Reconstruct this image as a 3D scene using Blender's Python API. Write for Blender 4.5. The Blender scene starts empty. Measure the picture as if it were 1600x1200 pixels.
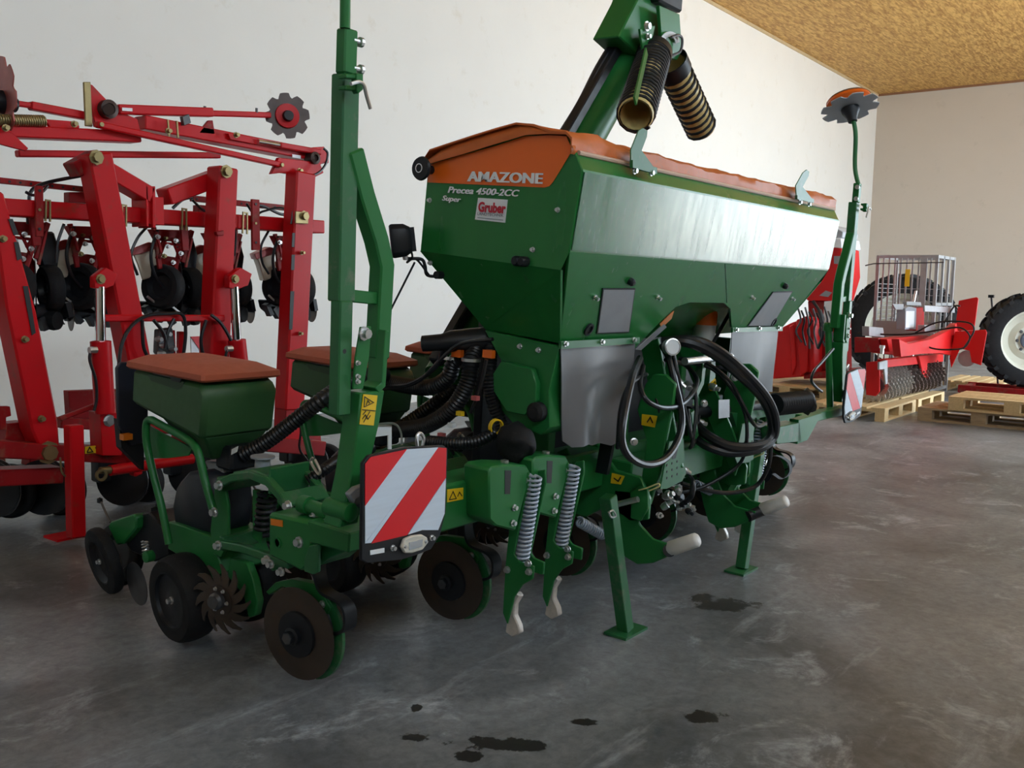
import bpy, bmesh, math, random
from mathutils import Vector, Matrix, noise
random.seed(7)
sc = bpy.context.scene
# ---------------------------------------------------------------- camera
RM = Matrix(((0.60699751, -0.79445472, 0.01989283), (-0.06861711, -0.07733184, -0.99464138), (0.79173589, 0.60237986, -0.10145342)))
FPX, EYE = 1500.0, Vector((0, 0, 1.35))
cam_d = bpy.data.cameras.new('camera'); cam = bpy.data.objects.new('camera', cam_d); sc.collection.objects.link(cam)
cam_d.sensor_width = 36; cam_d.lens = FPX / 1600 * 36; cam_d.clip_end = 300
mw = Matrix((RM[0], -RM[1], -RM[2])).transposed().to_4x4(); mw.translation = EYE
cam.matrix_world = mw; sc.camera = cam
# ---------------------------------------------------------------- sky, sun, exposure
w = bpy.data.worlds.new('world'); sc.world = w; w.use_nodes = True
nt = w.node_tree; nt.nodes.clear()
wo = nt.nodes.new('ShaderNodeOutputWorld'); bg = nt.nodes.new('ShaderNodeBackground')
bg.inputs['Color'].default_value = (0.72, 0.87, 1.0, 1); bg.inputs['Strength'].default_value = 5.2
nt.links.new(bg.outputs[0], wo.inputs[0])
sun_d = bpy.data.lights.new('sun', 'SUN'); sun_d.energy = 13.0; sun_d.angle = 0.012; sun_d.color = (1.0, 0.97, 0.93)
sun = bpy.data.objects.new('sun', sun_d); sc.collection.objects.link(sun)
sun.rotation_euler = Vector((-0.10, 0.50, -0.86)).to_track_quat('-Z', 'Y').to_euler()
sun.location = (11, -20, 30)
sc.view_settings.view_transform = 'Standard'; sc.view_settings.look = 'None'
sc.view_settings.exposure = 1.22; sc.view_settings.gamma = 1.0; sc.view_settings.use_curve_mapping = False
WALL_Y, WALL_X, CEIL, FRONT_Y, BACK_X = 7.52, 24.3, 6.15, -3.0, -7.0
GATES = [(11.6, 20.5, 0, 4.9), (-6.0, 8.5, 4.6, 5.4)]      # one open gate, one high strip window added to brighten the left wall
for gx0, gx1, gz0, gz1 in GATES:      # light portals lying in the openings
    pd = bpy.data.lights.new('gate_portal', 'AREA'); pd.shape = 'RECTANGLE'; pd.size = gx1 - gx0; pd.size_y = gz1 - gz0
    pd.cycles.is_portal = True
    po = bpy.data.objects.new('gate_portal', pd); sc.collection.objects.link(po)
    po.location = ((gx0 + gx1) / 2, FRONT_Y - 0.1, (gz0 + gz1) / 2); po.rotation_euler = (math.radians(90), 0, 0)

# ---------------------------------------------------------------- measuring helpers
TILT = math.radians(2.5)            # the planter stands nose down on its parking feet
MO = Vector((0, 1.85, 0)); MR = Matrix.Rotation(TILT, 3, 'X')
def pray(u, v): return RM.transposed() @ Vector(((u - 800) / FPX, (v - 600) / FPX, 1))
def _hit(o, r, k):
    a, val = next(iter(k.items())); i = 'xyz'.index(a.lower()); return o + r * ((val - o[i]) / r[i])
def L(u, v, **k): return _hit(MR.transposed() @ (EYE - MO), MR.transposed() @ pray(u, v), k)     # planter coordinates
def W(u, v, **k): return _hit(EYE.copy(), pray(u, v), k)                                          # hall coordinates
def LL(pts, **k): return [L(u, v, **k) for u, v in pts]
def WW(pts, **k): return [W(u, v, **k) for u, v in pts]

# ---------------------------------------------------------------- materials
def mat(name, col, rough=0.5, metal=0.0, var=0.12, scale=6.0, bump=0.0, coat=0.0, spec=0.5, rvar=0.1, dirt=None, dirt_amt=0.0, trans=0.0, stretch=None):
    m = bpy.data.materials.new(name); m.use_nodes = True; n = m.node_tree.nodes; l = m.node_tree.links
    b = n['Principled BSDF']; b.inputs['Roughness'].default_value = rough; b.inputs['Metallic'].default_value = metal
    b.inputs['Coat Weight'].default_value = coat; b.inputs['Coat Roughness'].default_value = 0.12
    b.inputs['Specular IOR Level'].default_value = spec; b.inputs['Transmission Weight'].default_value = trans
    tc = n.new('ShaderNodeTexCoord'); mp = n.new('ShaderNodeMapping'); l.new(tc.outputs['Object'], mp.inputs[0])
    if stretch: mp.inputs['Scale'].default_value = stretch
    nz = n.new('ShaderNodeTexNoise'); nz.inputs['Scale'].default_value = scale; nz.inputs['Detail'].default_value = 5
    l.new(mp.outputs[0], nz.inputs['Vector'])
    mx = n.new('ShaderNodeMix'); mx.data_type = 'RGBA'
    c = Vector(col); d = Vector(dirt) if dirt else c * (1 - var * 2)
    mx.inputs['A'].default_value = (*(c * (1 + var)), 1); mx.inputs['B'].default_value = (*(c * (1 - var)), 1)
    l.new(nz.outputs['Fac'], mx.inputs['Factor']); out = mx.outputs['Result']
    if dirt:
        n2 = n.new('ShaderNodeTexNoise'); n2.inputs['Scale'].default_value = scale * 1.7; n2.inputs['Detail'].default_value = 8; n2.inputs['Roughness'].default_value = 0.7
        l.new(mp.outputs[0], n2.inputs['Vector'])
        cr = n.new('ShaderNodeValToRGB'); cr.color_ramp.elements[0].position = 0.62 - 0.3 * dirt_amt; cr.color_ramp.elements[1].position = 0.82 - 0.2 * dirt_amt
        l.new(n2.outputs['Fac'], cr.inputs[0]); m2 = n.new('ShaderNodeMix'); m2.data_type = 'RGBA'
        l.new(cr.outputs[0], m2.inputs['Factor']); l.new(out, m2.inputs['A']); m2.inputs['B'].default_value = (*dirt, 1); out = m2.outputs['Result']
    l.new(out, b.inputs['Base Color'])
    if rvar:
        mr = n.new('ShaderNodeMapRange'); mr.inputs['To Min'].default_value = max(0.03, rough - rvar); mr.inputs['To Max'].default_value = min(1, rough + rvar)
        l.new(nz.outputs['Fac'], mr.inputs['Value']); l.new(mr.outputs[0], b.inputs['Roughness'])
    if bump:
        bp = n.new('ShaderNodeBump'); bp.inputs['Strength'].default_value = bump; bp.inputs['Distance'].default_value = 0.01
        l.new(nz.outputs['Fac'], bp.inputs['Height']); l.new(bp.outputs[0], b.inputs['Normal'])
    return m
GREEN = mat('green_paint', (0.015, 0.150, 0.034), 0.36, coat=0.0, spec=0.35, scale=3, var=0.10)
TANK = mat('green_tank_paint', (0.016, 0.165, 0.034), 0.26, coat=0.0, spec=0.4, scale=9, var=0.10, stretch=(1.6, 1.6, 0.25), rvar=0.04)
DUSTY = mat('dusty_green_paint', (0.016, 0.13, 0.038), 0.4, scale=5, dirt=(0.16, 0.15, 0.11), dirt_amt=0.25)
PLGREEN = mat('green_plastic', (0.026, 0.088, 0.026), 0.48, scale=40, var=0.06)
ORANGE = mat('orange_decal', (0.86, 0.150, 0.011), 0.35, var=0.04)
TARP = mat('orange_tarpaulin', (0.56, 0.135, 0.030), 0.46, spec=0.35, scale=14, var=0.16, bump=0.25, dirt=(0.30, 0.16, 0.08), dirt_amt=0.15)
LID = mat('faded_orange_plastic', (0.44, 0.098, 0.046), 0.6, scale=30, var=0.10)
RED = mat('red_paint', (0.50, 0.004, 0.008), 0.38, spec=0.25, scale=4, var=0.14, dirt=(0.16, 0.05, 0.025), dirt_amt=0.10)
DRED = mat('dusty_red_paint', (0.28, 0.006, 0.008), 0.5, spec=0.25, scale=6, var=0.2, dirt=(0.16, 0.10, 0.06), dirt_amt=0.35)
BRED = mat('bright_red_paint', (0.60, 0.010, 0.010), 0.4, spec=0.3, scale=3, var=0.1)
BLACK = mat('black_plastic', (0.011, 0.012, 0.015), 0.45, spec=0.35, scale=20, var=0.2)
RUBBER = mat('black_rubber', (0.013, 0.013, 0.014), 0.72, spec=0.22, scale=25, var=0.25, dirt=(0.035, 0.032, 0.03), dirt_amt=0.2)
HOSE = mat('black_hose', (0.008, 0.008, 0.010), 0.36, scale=20, var=0.2)
FLAP = mat('grey_rubber_sheet', (0.125, 0.126, 0.132), 0.36, scale=5, var=0.3, stretch=(1, 1, 0.35), bump=0.05)
STEEL = mat('zinc_steel', (0.62, 0.62, 0.62), 0.32, metal=0.9, scale=20, var=0.12)
BRASS = mat('yellow_zinc', (0.30, 0.235, 0.11), 0.4, metal=0.7, scale=20, var=0.2)
CHROME = mat('chrome_rod', (0.75, 0.76, 0.78), 0.10, metal=1.0, rvar=0.02)
SPRINGM = mat('blue_grey_spring', (0.42, 0.47, 0.56), 0.38, metal=0.4, scale=30, var=0.2)
RUST = mat('rusty_disc_steel', (0.075, 0.055, 0.042), 0.42, metal=0.55, scale=9, var=0.3, dirt=(0.10, 0.06, 0.035), dirt_amt=0.3)
DSTEEL = mat('dark_steel', (0.10, 0.10, 0.105), 0.45, metal=0.6, scale=14, var=0.25)
WORN = mat('worn_bright_steel', (0.60, 0.55, 0.50), 0.45, metal=0.3, scale=40, var=0.3)
WHITE = mat('white_print', (0.80, 0.83, 0.86), 0.4, var=0.02)
BOARDW = mat('reflective_white', (0.62, 0.72, 0.84), 0.45, scale=30, var=0.08, stretch=(0.2, 1, 4))
BOARDR = mat('reflective_red', (0.72, 0.010, 0.018), 0.4, var=0.05)
STICKR = mat('dark_red_print', (0.50, 0.012, 0.035), 0.5, var=0.02)
STICKG = mat('grey_print', (0.16, 0.18, 0.22), 0.5, var=0.02)
YELLOW = mat('yellow_sticker', (0.80, 0.52, 0.012), 0.45, var=0.04)
AMBER = mat('amber_reflector', (0.75, 0.20, 0.01), 0.25, var=0.05)
INK = mat('black_print', (0.01, 0.01, 0.01), 0.5)
GREYP = mat('grey_plastic', (0.30, 0.32, 0.36), 0.45, var=0.06)
PLATE = mat('galvanised_plate', (0.30, 0.31, 0.33), 0.40, metal=0.25, scale=7, var=0.22)
WRAP = mat('white_wrapping_film', (0.62, 0.61, 0.58), 0.40, scale=22, var=0.15, bump=0.6)
BOTTLE = mat('milky_plastic', (0.55, 0.56, 0.55), 0.35, var=0.1)
YHOSE = mat('yellow_hose_wall', (0.66, 0.53, 0.22), 0.40, var=0.12)  # yellow lightened to stand in for daylight glowing through the hose
BEIGE = mat('beige_plastic', (0.52, 0.45, 0.33), 0.5, scale=12, var=0.12)
PINKLID = mat('faded_red_lid', (0.46, 0.10, 0.10), 0.5, scale=12, var=0.15)
CREAM = mat('cream_rim_paint', (0.58, 0.56, 0.46), 0.45, scale=5, var=0.08)
BLUEGREY = mat('blue_grey_hub', (0.12, 0.15, 0.21), 0.45)
GALV = mat('galvanised_steel', (0.40, 0.405, 0.41), 0.40, metal=0.5, scale=10, var=0.2)
PINE = mat('pine_wood', (0.62, 0.44, 0.22), 0.65, scale=9, var=0.22, stretch=(0.5, 6, 6), dirt=(0.40, 0.24, 0.10), dirt_amt=0.15)
PINE2 = mat('weathered_pine', (0.40, 0.28, 0.16), 0.7, scale=9, var=0.25, stretch=(6, 0.5, 6), dirt=(0.20, 0.13, 0.075), dirt_amt=0.35)
STAMP = mat('brand_stamp', (0.18, 0.10, 0.05), 0.8)
BAG = mat('thin_plastic_bag', (0.02, 0.019, 0.019), 0.3, scale=30, var=0.4, bump=0.8)

# ---------------------------------------------------------------- mesh builder
OFF = {}
class B:
    def __init__(s): s.v = []; s.f = []; s.flat = False
    def add(s, vs, fs):
        o = len(s.v); s.v += [Vector(p) for p in vs]; s.f += [tuple(i + o for i in f) for f in fs]; return s
    def box(s, a, b):
        a, b = Vector(a), Vector(b)
        vs = [(x, y, z) for x in (a.x, b.x) for y in (a.y, b.y) for z in (a.z, b.z)]
        return s.add(vs, [(0, 1, 3, 2), (4, 6, 7, 5), (0, 4, 5, 1), (2, 3, 7, 6), (0, 2, 6, 4), (1, 5, 7, 3)])
    def ext(s, pts, vec):
        vec = Vector(vec); n = len(pts)
        return s.add([Vector(p) for p in pts] + [Vector(p) + vec for p in pts],
                     [tuple(range(n)), tuple(range(2 * n - 1, n - 1, -1))] + [(i, (i + 1) % n, n + (i + 1) % n, n + i) for i in range(n)])
    def loft(s, loops, cap=True):
        n = len(loops[0]); vs = [p for lp in loops for p in lp]; fs = []
        for k in range(len(loops) - 1):
            for i in range(n): fs.append((k * n + i, k * n + (i + 1) % n, (k + 1) * n + (i + 1) % n, (k + 1) * n + i))
        if cap: fs += [tuple(range(n)), tuple(range((len(loops) - 1) * n, len(loops) * n))]
        return s.add(vs, fs)
    def bar(s, p0, p1, w, d, n=(0, 1, 0)):
        p0, p1, n = Vector(p0), Vector(p1), Vector(n).normalized()
        t = (p1 - p0).normalized(); a = t.cross(n).normalized(); n = a.cross(t).normalized()
        c = [a * (w / 2 * i) + n * (d / 2 * j) for i, j in ((-1, -1), (1, -1), (1, 1), (-1, 1))]
        return s.loft([[p0 + q for q in c], [p1 + q for q in c]])
    def path(s, pts, w, d, n=(0, 1, 0)):
        pts = [Vector(p) for p in pts]; n = Vector(n).normalized(); loops = []
        for i, p in enumerate(pts):
            t0 = (pts[i] - pts[i - 1]).normalized() if i else None; t1 = (pts[i + 1] - p).normalized() if i < len(pts) - 1 else None
            t = (t0 + t1).normalized() if t0 and t1 else (t0 or t1)
            a = t.cross(n).normalized(); k = 1.0
            if t0 and t1: k = 1 / max(0.5, math.cos(t0.angle(t1) / 2))
            loops.append([p + a * (w / 2 * i2 * k) + n * (d / 2 * j) for i2, j in ((-1, -1), (1, -1), (1, 1), (-1, 1))])
        return s.loft(loops)
    def tube(s, pts, r, seg=10, cap=True):
        pts = [Vector(p) for p in pts]; rs = r if isinstance(r, (list, tuple)) else [r] * len(pts); loops = []
        t = (pts[1] - pts[0]).normalized(); a = t.orthogonal().normalized()
        for i, p in enumerate(pts):
            t = (pts[min(i + 1, len(pts) - 1)] - pts[max(i - 1, 0)]).normalized()
            a = (a - t * a.dot(t)).normalized(); b = t.cross(a)
            loops.append([p + (a * math.cos(2 * math.pi * k / seg) + b * math.sin(2 * math.pi * k / seg)) * rs[i] for k in range(seg)])
        return s.loft(loops, cap)
    def lathe(s, c, ax, prof, seg=24, full=True):
        c, ax = Vector(c), Vector(ax).normalized(); a = ax.orthogonal().normalized(); b = ax.cross(a); n = len(prof)
        vs = []; fs = []
        for k in range(seg):
            th = 2 * math.pi * k / seg
            for r, h in prof: vs.append(c + ax * h + (a * math.cos(th) + b * math.sin(th)) * r)
        for k in range(seg):
            k2 = (k + 1) % seg
            for i in range(n - 1): fs.append((k * n + i, k2 * n + i, k2 * n + i + 1, k * n + i + 1))
        s.add(vs, fs)
        if full:
            o = len(s.v) - seg * n
            if prof[0][0] > 1e-5: s.f.append(tuple(o + k * n for k in range(seg)))
            if prof[-1][0] > 1e-5: s.f.append(tuple(o + k * n + n - 1 for k in range(seg)))
        return s
    def cyl(s, p0, p1, r, seg=14):
        p0, p1 = Vector(p0), Vector(p1); return s.lathe(p0, p1 - p0, [(r, 0), (r, (p1 - p0).length)], seg)
    def coil(s, p0, p1, R, r, turns, seg=10):
        p0, p1 = Vector(p0), Vector(p1); ax = (p1 - p0).normalized(); a = ax.orthogonal().normalized(); b = ax.cross(a); N = turns * 12
        return s.tube([p0.lerp(p1, k / N) + (a * math.cos(2 * math.pi * k / 12) + b * math.sin(2 * math.pi * k / 12)) * R for k in range(N + 1)], r, 6)
    def sheet(s, grid, th=None):
        R, C = len(grid), len(grid[0]); vs = [p for row in grid for p in row]
        fs = [(i * C + j, i * C + j + 1, (i + 1) * C + j + 1, (i + 1) * C + j) for i in range(R - 1) for j in range(C - 1)]
        if th is not None:
            th = Vector(th); n = R * C; vs = vs + [Vector(p) + th for p in vs]
            fs += [tuple(n + k for k in reversed(f)) for f in fs]
            ring = [j for j in range(C)] + [i * C + C - 1 for i in range(1, R)] + [(R - 1) * C + j for j in range(C - 2, -1, -1)] + [i * C for i in range(R - 2, 0, -1)]
            fs += [(ring[k], ring[(k + 1) % len(ring)], n + ring[(k + 1) % len(ring)], n + ring[k]) for k in range(len(ring))]
        return s.add(vs, fs)
    def build(s, name, m, parent=None, bevel=0.0, ang=35, label=None, smooth=True):
        off = OFF.get(parent, Vector((0, 0, 0)))
        me = bpy.data.meshes.new(name); me.from_pydata([tuple(p - off) for p in s.v], [], s.f)
        bm = bmesh.new(); bm.from_mesh(me); bmesh.ops.recalc_face_normals(bm, faces=bm.faces)
        if bevel:
            bm.normal_update()
            es = [e for e in bm.edges if len(e.link_faces) == 2 and e.calc_face_angle(0) > math.radians(30)]
            try: bmesh.ops.bevel(bm, geom=es, offset=bevel, segments=1, affect='EDGES', profile=0.5, clamp_overlap=True)
            except Exception: pass
        bm.to_mesh(me); bm.free()
        me.materials.append(m)
        if smooth:
            me.polygons.foreach_set('use_smooth', [True] * len(me.polygons)); me.set_sharp_from_angle(angle=math.radians(ang))
        o = bpy.data.objects.new(name, me); sc.collection.objects.link(o)
        if parent: o.parent = parent; OFF[o] = off
        if label: o['label'] = label
        return o
def catmull(pts, n=8):
    pts = [Vector(p) for p in pts]; P = [pts[0] * 2 - pts[1]] + pts + [pts[-1] * 2 - pts[-2]]; out = []
    for i in range(1, len(P) - 2):
        a, b, c, d = P[i - 1], P[i], P[i + 1], P[i + 2]
        for k in range(n):
            t = k / n; out.append(0.5 * (2 * b + (c - a) * t + (2 * a - 5 * b + 4 * c - d) * t * t + (3 * b - a - 3 * c + d) * t ** 3))
    return out + [pts[-1]]
def resample(pts, step):
    out = [pts[0]]; acc = 0
    for i in range(1, len(pts)):
        seg = (pts[i] - pts[i - 1]).length; d = step - acc
        while d <= seg:
            out.append(pts[i - 1].lerp(pts[i], d / seg)); d += step
        acc = seg - (d - step)
    if (out[-1] - pts[-1]).length > 1e-4: out.append(pts[-1])
    return out
def ribbed(pts, r, pitch=0.012, depth=0.004, seg=12):
    p = resample(catmull(pts, 10), pitch / 2); return B().tube(p, [r if i % 2 else r - depth for i in range(len(p))], seg)
def ring(c, ax, r, seg=16):
    c, ax = Vector(c), Vector(ax).normalized(); a = ax.orthogonal().normalized(); b = ax.cross(a)
    return [c + (a * math.cos(2 * math.pi * k / seg) + b * math.sin(2 * math.pi * k / seg)) * r for k in range(seg)]
def tag(o, label, cat, group=None, kind=None):
    if label: o['label'] = label
    if cat: o['category'] = cat
    if group: o['group'] = group
    if kind: o['kind'] = kind
    return o
def struct(o): o['kind'] = 'structure'; return o
def thing(name, loc, label, cat, group=None, rot=(0, 0, 0), off=None):
    o = bpy.data.objects.new(name, None); o.empty_display_size = 0.2; sc.collection.objects.link(o); o.location = loc; o.rotation_euler = rot
    OFF[o] = Vector(off if off is not None else loc); return tag(o, label, cat, group)
def copy_tree(o, parent, loc):
    c = o.copy(); sc.collection.objects.link(c); c.parent = parent; c.location = Vector(loc)
    for ch in [x for x in sc.objects if x.parent == o]: copy_part(ch, c)
    return c
def copy_part(ch, parent):
    d = ch.copy(); sc.collection.objects.link(d); d.parent = parent
    for g in [x for x in sc.objects if x.parent == ch]: copy_part(g, d)
    return d
def bolt(p, n, r, m, parent, name='bolt', h=0.012, seg=6):
    n = Vector(n).normalized(); return B().lathe(Vector(p), n, [(r * 1.5, 0), (r * 1.5, h * 0.25), (r, h * 0.25), (r, h), (0, h)], 8).build(name, m, parent)
def text_mesh(s, org, right, up, size, m, parent, name='lettering', bold=0.0, shear=0.0, width=None, depth=0.001):
    cu = bpy.data.curves.new(name, 'FONT'); cu.body = s; cu.size = 1.0; cu.extrude = 0.0; cu.offset = bold; cu.shear = shear; cu.resolution_u = 3
    to = bpy.data.objects.new(name, cu); sc.collection.objects.link(to); bpy.context.view_layer.update()
    me = bpy.data.meshes.new_from_object(to.evaluated_get(bpy.context.evaluated_depsgraph_get()))
    bpy.data.objects.remove(to); bpy.data.curves.remove(cu)
    xs = [v.co.x for v in me.vertices]; ys = [v.co.y for v in me.vertices]; x0, x1 = min(xs), max(xs); y1 = max(ys)
    right, up = Vector(right).normalized(), Vector(up); up = (up - right * up.dot(right)).normalized(); nrm = right.cross(up)
    kx = (width / (x1 - x0)) if width else size; ky = size / 0.729
    off = OFF.get(parent, Vector((0, 0, 0)))
    for v in me.vertices: v.co = Vector(org) - off + right * ((v.co.x - x0) * kx) + up * (v.co.y * ky) + nrm * depth
    me.materials.clear(); me.materials.append(m)
    o = bpy.data.objects.new(name, me); sc.collection.objects.link(o); o.parent = parent; OFF[o] = off
    return o

# ================================================================ the hall
def wall_with_openings(name, u0, u1, h, openings, place, m):
    # vertical strips between the openings plus the lintels above them
    b = B(); cuts = sorted(openings); x = u0
    for a, c, z0, z1 in cuts:
        b.box(*place(x, a, 0, h)); b.box(*place(a, c, z1, h)); x = c
        if z0 > 0: b.box(*place(a, c, 0, z0))
    b.box(*place(x, u1, 0, h)); return struct(b.build(name, m, smooth=False))
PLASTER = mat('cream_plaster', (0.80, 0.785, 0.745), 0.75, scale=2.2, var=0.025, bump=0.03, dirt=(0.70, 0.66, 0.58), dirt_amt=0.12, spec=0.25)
PLASTER_SHADE = mat('shaded_plaster_end_wall', (0.52, 0.45, 0.375), 0.8, scale=1.6, var=0.03, bump=0.03, dirt=(0.44, 0.38, 0.31), dirt_amt=0.12, spec=0.2)  # darker copy of the plaster, with the end wall's shade in its colour
struct(B().box((BACK_X - 0.3, WALL_Y, -0.1), (WALL_X + 0.3, WALL_Y + 0.25, CEIL + 0.2)).build('wall_left', PLASTER, smooth=False))
struct(B().box((WALL_X, FRONT_Y, -0.1), (WALL_X + 0.25, WALL_Y, CEIL + 0.2)).build('wall_end', PLASTER_SHADE, smooth=False))
struct(B().box((BACK_X - 0.25, FRONT_Y, -0.1), (BACK_X, WALL_Y, CEIL + 0.2)).build('wall_back', PLASTER, smooth=False))
wall_with_openings('wall_front', BACK_X - 0.3, WALL_X + 0.3, CEIL + 0.2, GATES, lambda a, c, z0, z1: ((a, FRONT_Y - 0.25, z0), (c, FRONT_Y, z1)), PLASTER)
# OSB ceiling
OSB = bpy.data.materials.new('osb_board'); OSB.use_nodes = True
n = OSB.node_tree.nodes; l = OSB.node_tree.links; bs = n['Principled BSDF']; bs.inputs['Roughness'].default_value = 0.7
tc = n.new('ShaderNodeTexCoord'); prev = None
for i, (ang, sc_) in enumerate(((0.4, 1.0), (1.5, 1.3), (-0.7, 0.8))):
    mp = n.new('ShaderNodeMapping'); mp.inputs['Rotation'].default_value = (0, 0, ang); mp.inputs['Scale'].default_value = (6 * sc_, 34 * sc_, 1)
    l.new(tc.outputs['Object'], mp.inputs[0]); vo = n.new('ShaderNodeTexVoronoi'); vo.inputs['Scale'].default_value = 1.0; l.new(mp.outputs[0], vo.inputs['Vector'])
    sx = n.new('ShaderNodeSeparateColor'); l.new(vo.outputs['Color'], sx.inputs[0])
    if prev is None: prev = sx.outputs[0]
    else:
        ad = n.new('ShaderNodeMath'); ad.operation = 'ADD'; l.new(prev, ad.inputs[0]); l.new(sx.outputs[0], ad.inputs[1]); prev = ad.outputs[0]
mr = n.new('ShaderNodeMapRange'); mr.inputs['From Max'].default_value = 3.0; l.new(prev, mr.inputs[0])
cr = n.new('ShaderNodeValToRGB'); cr.color_ramp.elements[0].color = (0.36, 0.17, 0.035, 1); cr.color_ramp.elements[0].position = 0.25
cr.color_ramp.elements[1].color = (0.68, 0.40, 0.12, 1); cr.color_ramp.elements[1].position = 0.75
l.new(mr.outputs[0], cr.inputs[0]); l.new(cr.outputs[0], bs.inputs['Base Color'])
ceil = struct(B().box((BACK_X, FRONT_Y, CEIL + 0.03), (WALL_X, WALL_Y, CEIL + 0.2)).build('ceiling', OSB, smooth=False))
k = 0
yy = WALL_Y
while yy > FRONT_Y:      # boards of the ceiling, long side along the hall, thin open joints
    xx = BACK_X - (1.25 if k % 2 else 0)
    while xx < WALL_X:
        a, b_ = max(xx, BACK_X) + 0.002, min(xx + 2.5, WALL_X) - 0.002
        if b_ > a and xx > 9: B().box((a, max(yy - 1.25, FRONT_Y) + 0.002, CEIL), (b_, yy - 0.002, CEIL + 0.03)).build('board', OSB, ceil, smooth=False)
        xx += 2.5
    yy -= 1.25; k += 1
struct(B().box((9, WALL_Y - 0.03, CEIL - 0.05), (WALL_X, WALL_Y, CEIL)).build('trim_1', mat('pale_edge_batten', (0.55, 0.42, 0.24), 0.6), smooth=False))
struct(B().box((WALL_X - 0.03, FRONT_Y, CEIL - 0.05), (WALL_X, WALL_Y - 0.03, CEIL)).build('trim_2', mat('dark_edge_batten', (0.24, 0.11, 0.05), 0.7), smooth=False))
# concrete floor
CON = bpy.data.materials.new('polished_concrete'); CON.use_nodes = True
n = CON.node_tree.nodes; l = CON.node_tree.links; bs = n['Principled BSDF']; tc = n.new('ShaderNodeTexCoord')
def nz(scale, det, rough=0.6, dist=0.0, vec=None):
    t = n.new('ShaderNodeTexNoise'); t.inputs['Scale'].default_value = scale; t.inputs['Detail'].default_value = det; t.inputs['Roughness'].default_value = rough; t.inputs['Distortion'].default_value = dist
    l.new(vec or tc.outputs['Object'], t.inputs['Vector']); return t.outputs['Fac']
def ramp(src, p0, c0, p1, c1):
    r = n.new('ShaderNodeValToRGB'); r.color_ramp.elements[0].position = p0; r.color_ramp.elements[0].color = (*c0, 1); r.color_ramp.elements[1].position = p1; r.color_ramp.elements[1].color = (*c1, 1)
    l.new(src, r.inputs[0]); return r.outputs[0]
def mixc(f, a, b_):
    m = n.new('ShaderNodeMix'); m.data_type = 'RGBA'
    for s_, v_ in (('Factor', f), ('A', a), ('B', b_)):
        if isinstance(v_, (tuple, float)): m.inputs[s_].default_value = v_
        else: l.new(v_, m.inputs[s_])
    return m.outputs['Result']
G = lambda g: (g * 1.42, g * 1.56, g * 1.72)
base = ramp(nz(0.9, 8, 0.62, 1.2), 0.32, G(0.075), 0.72, G(0.24))
big = ramp(nz(0.35, 3), 0.35, (0.55, 0.55, 0.55), 0.68, (1.15, 1.13, 1.1))
mm = n.new('ShaderNodeMix'); mm.data_type = 'RGBA'; mm.blend_type = 'MULTIPLY'; mm.inputs['Factor'].default_value = 1; l.new(base, mm.inputs['A']); l.new(big, mm.inputs['B'])
blot = ramp(nz(2.6, 10, 0.72, 0.6), 0.56, (0, 0, 0), 0.70, (1, 1, 1))
col = mixc(blot, mm.outputs['Result'], (*G(0.30), 1.0))
mpv = n.new('ShaderNodeMapping'); mpv.inputs['Scale'].default_value = (0.5, 3.0, 1); mpv.inputs['Rotation'].default_value = (0, 0, 0.35); l.new(tc.outputs['Object'], mpv.inputs[0])
stk = ramp(nz(1.6, 9, 0.7, 0.3, mpv.outputs[0]), 0.58, (0, 0, 0), 0.74, (0.6, 0.6, 0.6)); col = mixc(stk, col, (*G(0.34), 1.0))
fine = ramp(nz(22, 10, 0.75, 0.4), 0.35, (0.72, 0.72, 0.72), 0.66, (1.25, 1.25, 1.25)); mf = n.new('ShaderNodeMix'); mf.data_type = 'RGBA'; mf.blend_type = 'MULTIPLY'; mf.inputs['Factor'].default_value = 1; l.new(col, mf.inputs['A']); l.new(fine, mf.inputs['B']); col = mf.outputs['Result']
specks = ramp(nz(7.0, 4, 0.5), 0.70, (0, 0, 0), 0.76, (1, 1, 1)); col = mixc(specks, col, (*G(0.06), 1.0))
# wet oil stains
wet = None; wn = nz(13.0, 6, 0.7)
for px, py, rx, ry in ((785, 1163, 0.16, 0.055), (735, 1182, 0.06, 0.04), (1130, 945, 0.16, 0.11), (1095, 932, 0.07, 0.05), (648, 1152, 0.06, 0.03), (915, 1128, 0.05, 0.03), (652, 1105, 0.025, 0.05), (1100, 1120, 0.10, 0.05)):
    q = W(px, py, z=0); vm = n.new('ShaderNodeMapping'); vm.vector_type = 'TEXTURE'; vm.inputs['Location'].default_value = (q.x, q.y, 0); vm.inputs['Rotation'].default_value = (0, 0, -0.9); vm.inputs['Scale'].default_value = (rx, ry, 1)
    l.new(tc.outputs['Object'], vm.inputs[0]); ln = n.new('ShaderNodeVectorMath'); ln.operation = 'LENGTH'; l.new(vm.outputs[0], ln.inputs[0])
    ma = n.new('ShaderNodeMath'); ma.operation = 'MULTIPLY_ADD'; ma.inputs[1].default_value = 2.6; l.new(wn, ma.inputs[0]); l.new(ln.outputs['Value'], ma.inputs[2])
    if wet is None: wet = ma.outputs[0]
    else:
        mi = n.new('ShaderNodeMath'); mi.operation = 'MINIMUM'; l.new(wet, mi.inputs[0]); l.new(ma.outputs[0], mi.inputs[1]); wet = mi.outputs[0]
wetf = ramp(wet, 1.98 / 4, (1, 1, 1), 2.12 / 4, (0, 0, 0))
dv = n.new('ShaderNodeMath'); dv.operation = 'DIVIDE'; dv.inputs[1].default_value = 4.0; l.new(wet, dv.inputs[0])
for lk in list(l):
    if lk.from_socket == wet and lk.to_node.type == 'VALTORGB': l.new(dv.outputs[0], lk.to_socket)
col = mixc(wetf, col, (0.022, 0.021, 0.020, 1.0)); l.new(col, bs.inputs['Base Color'])
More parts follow.
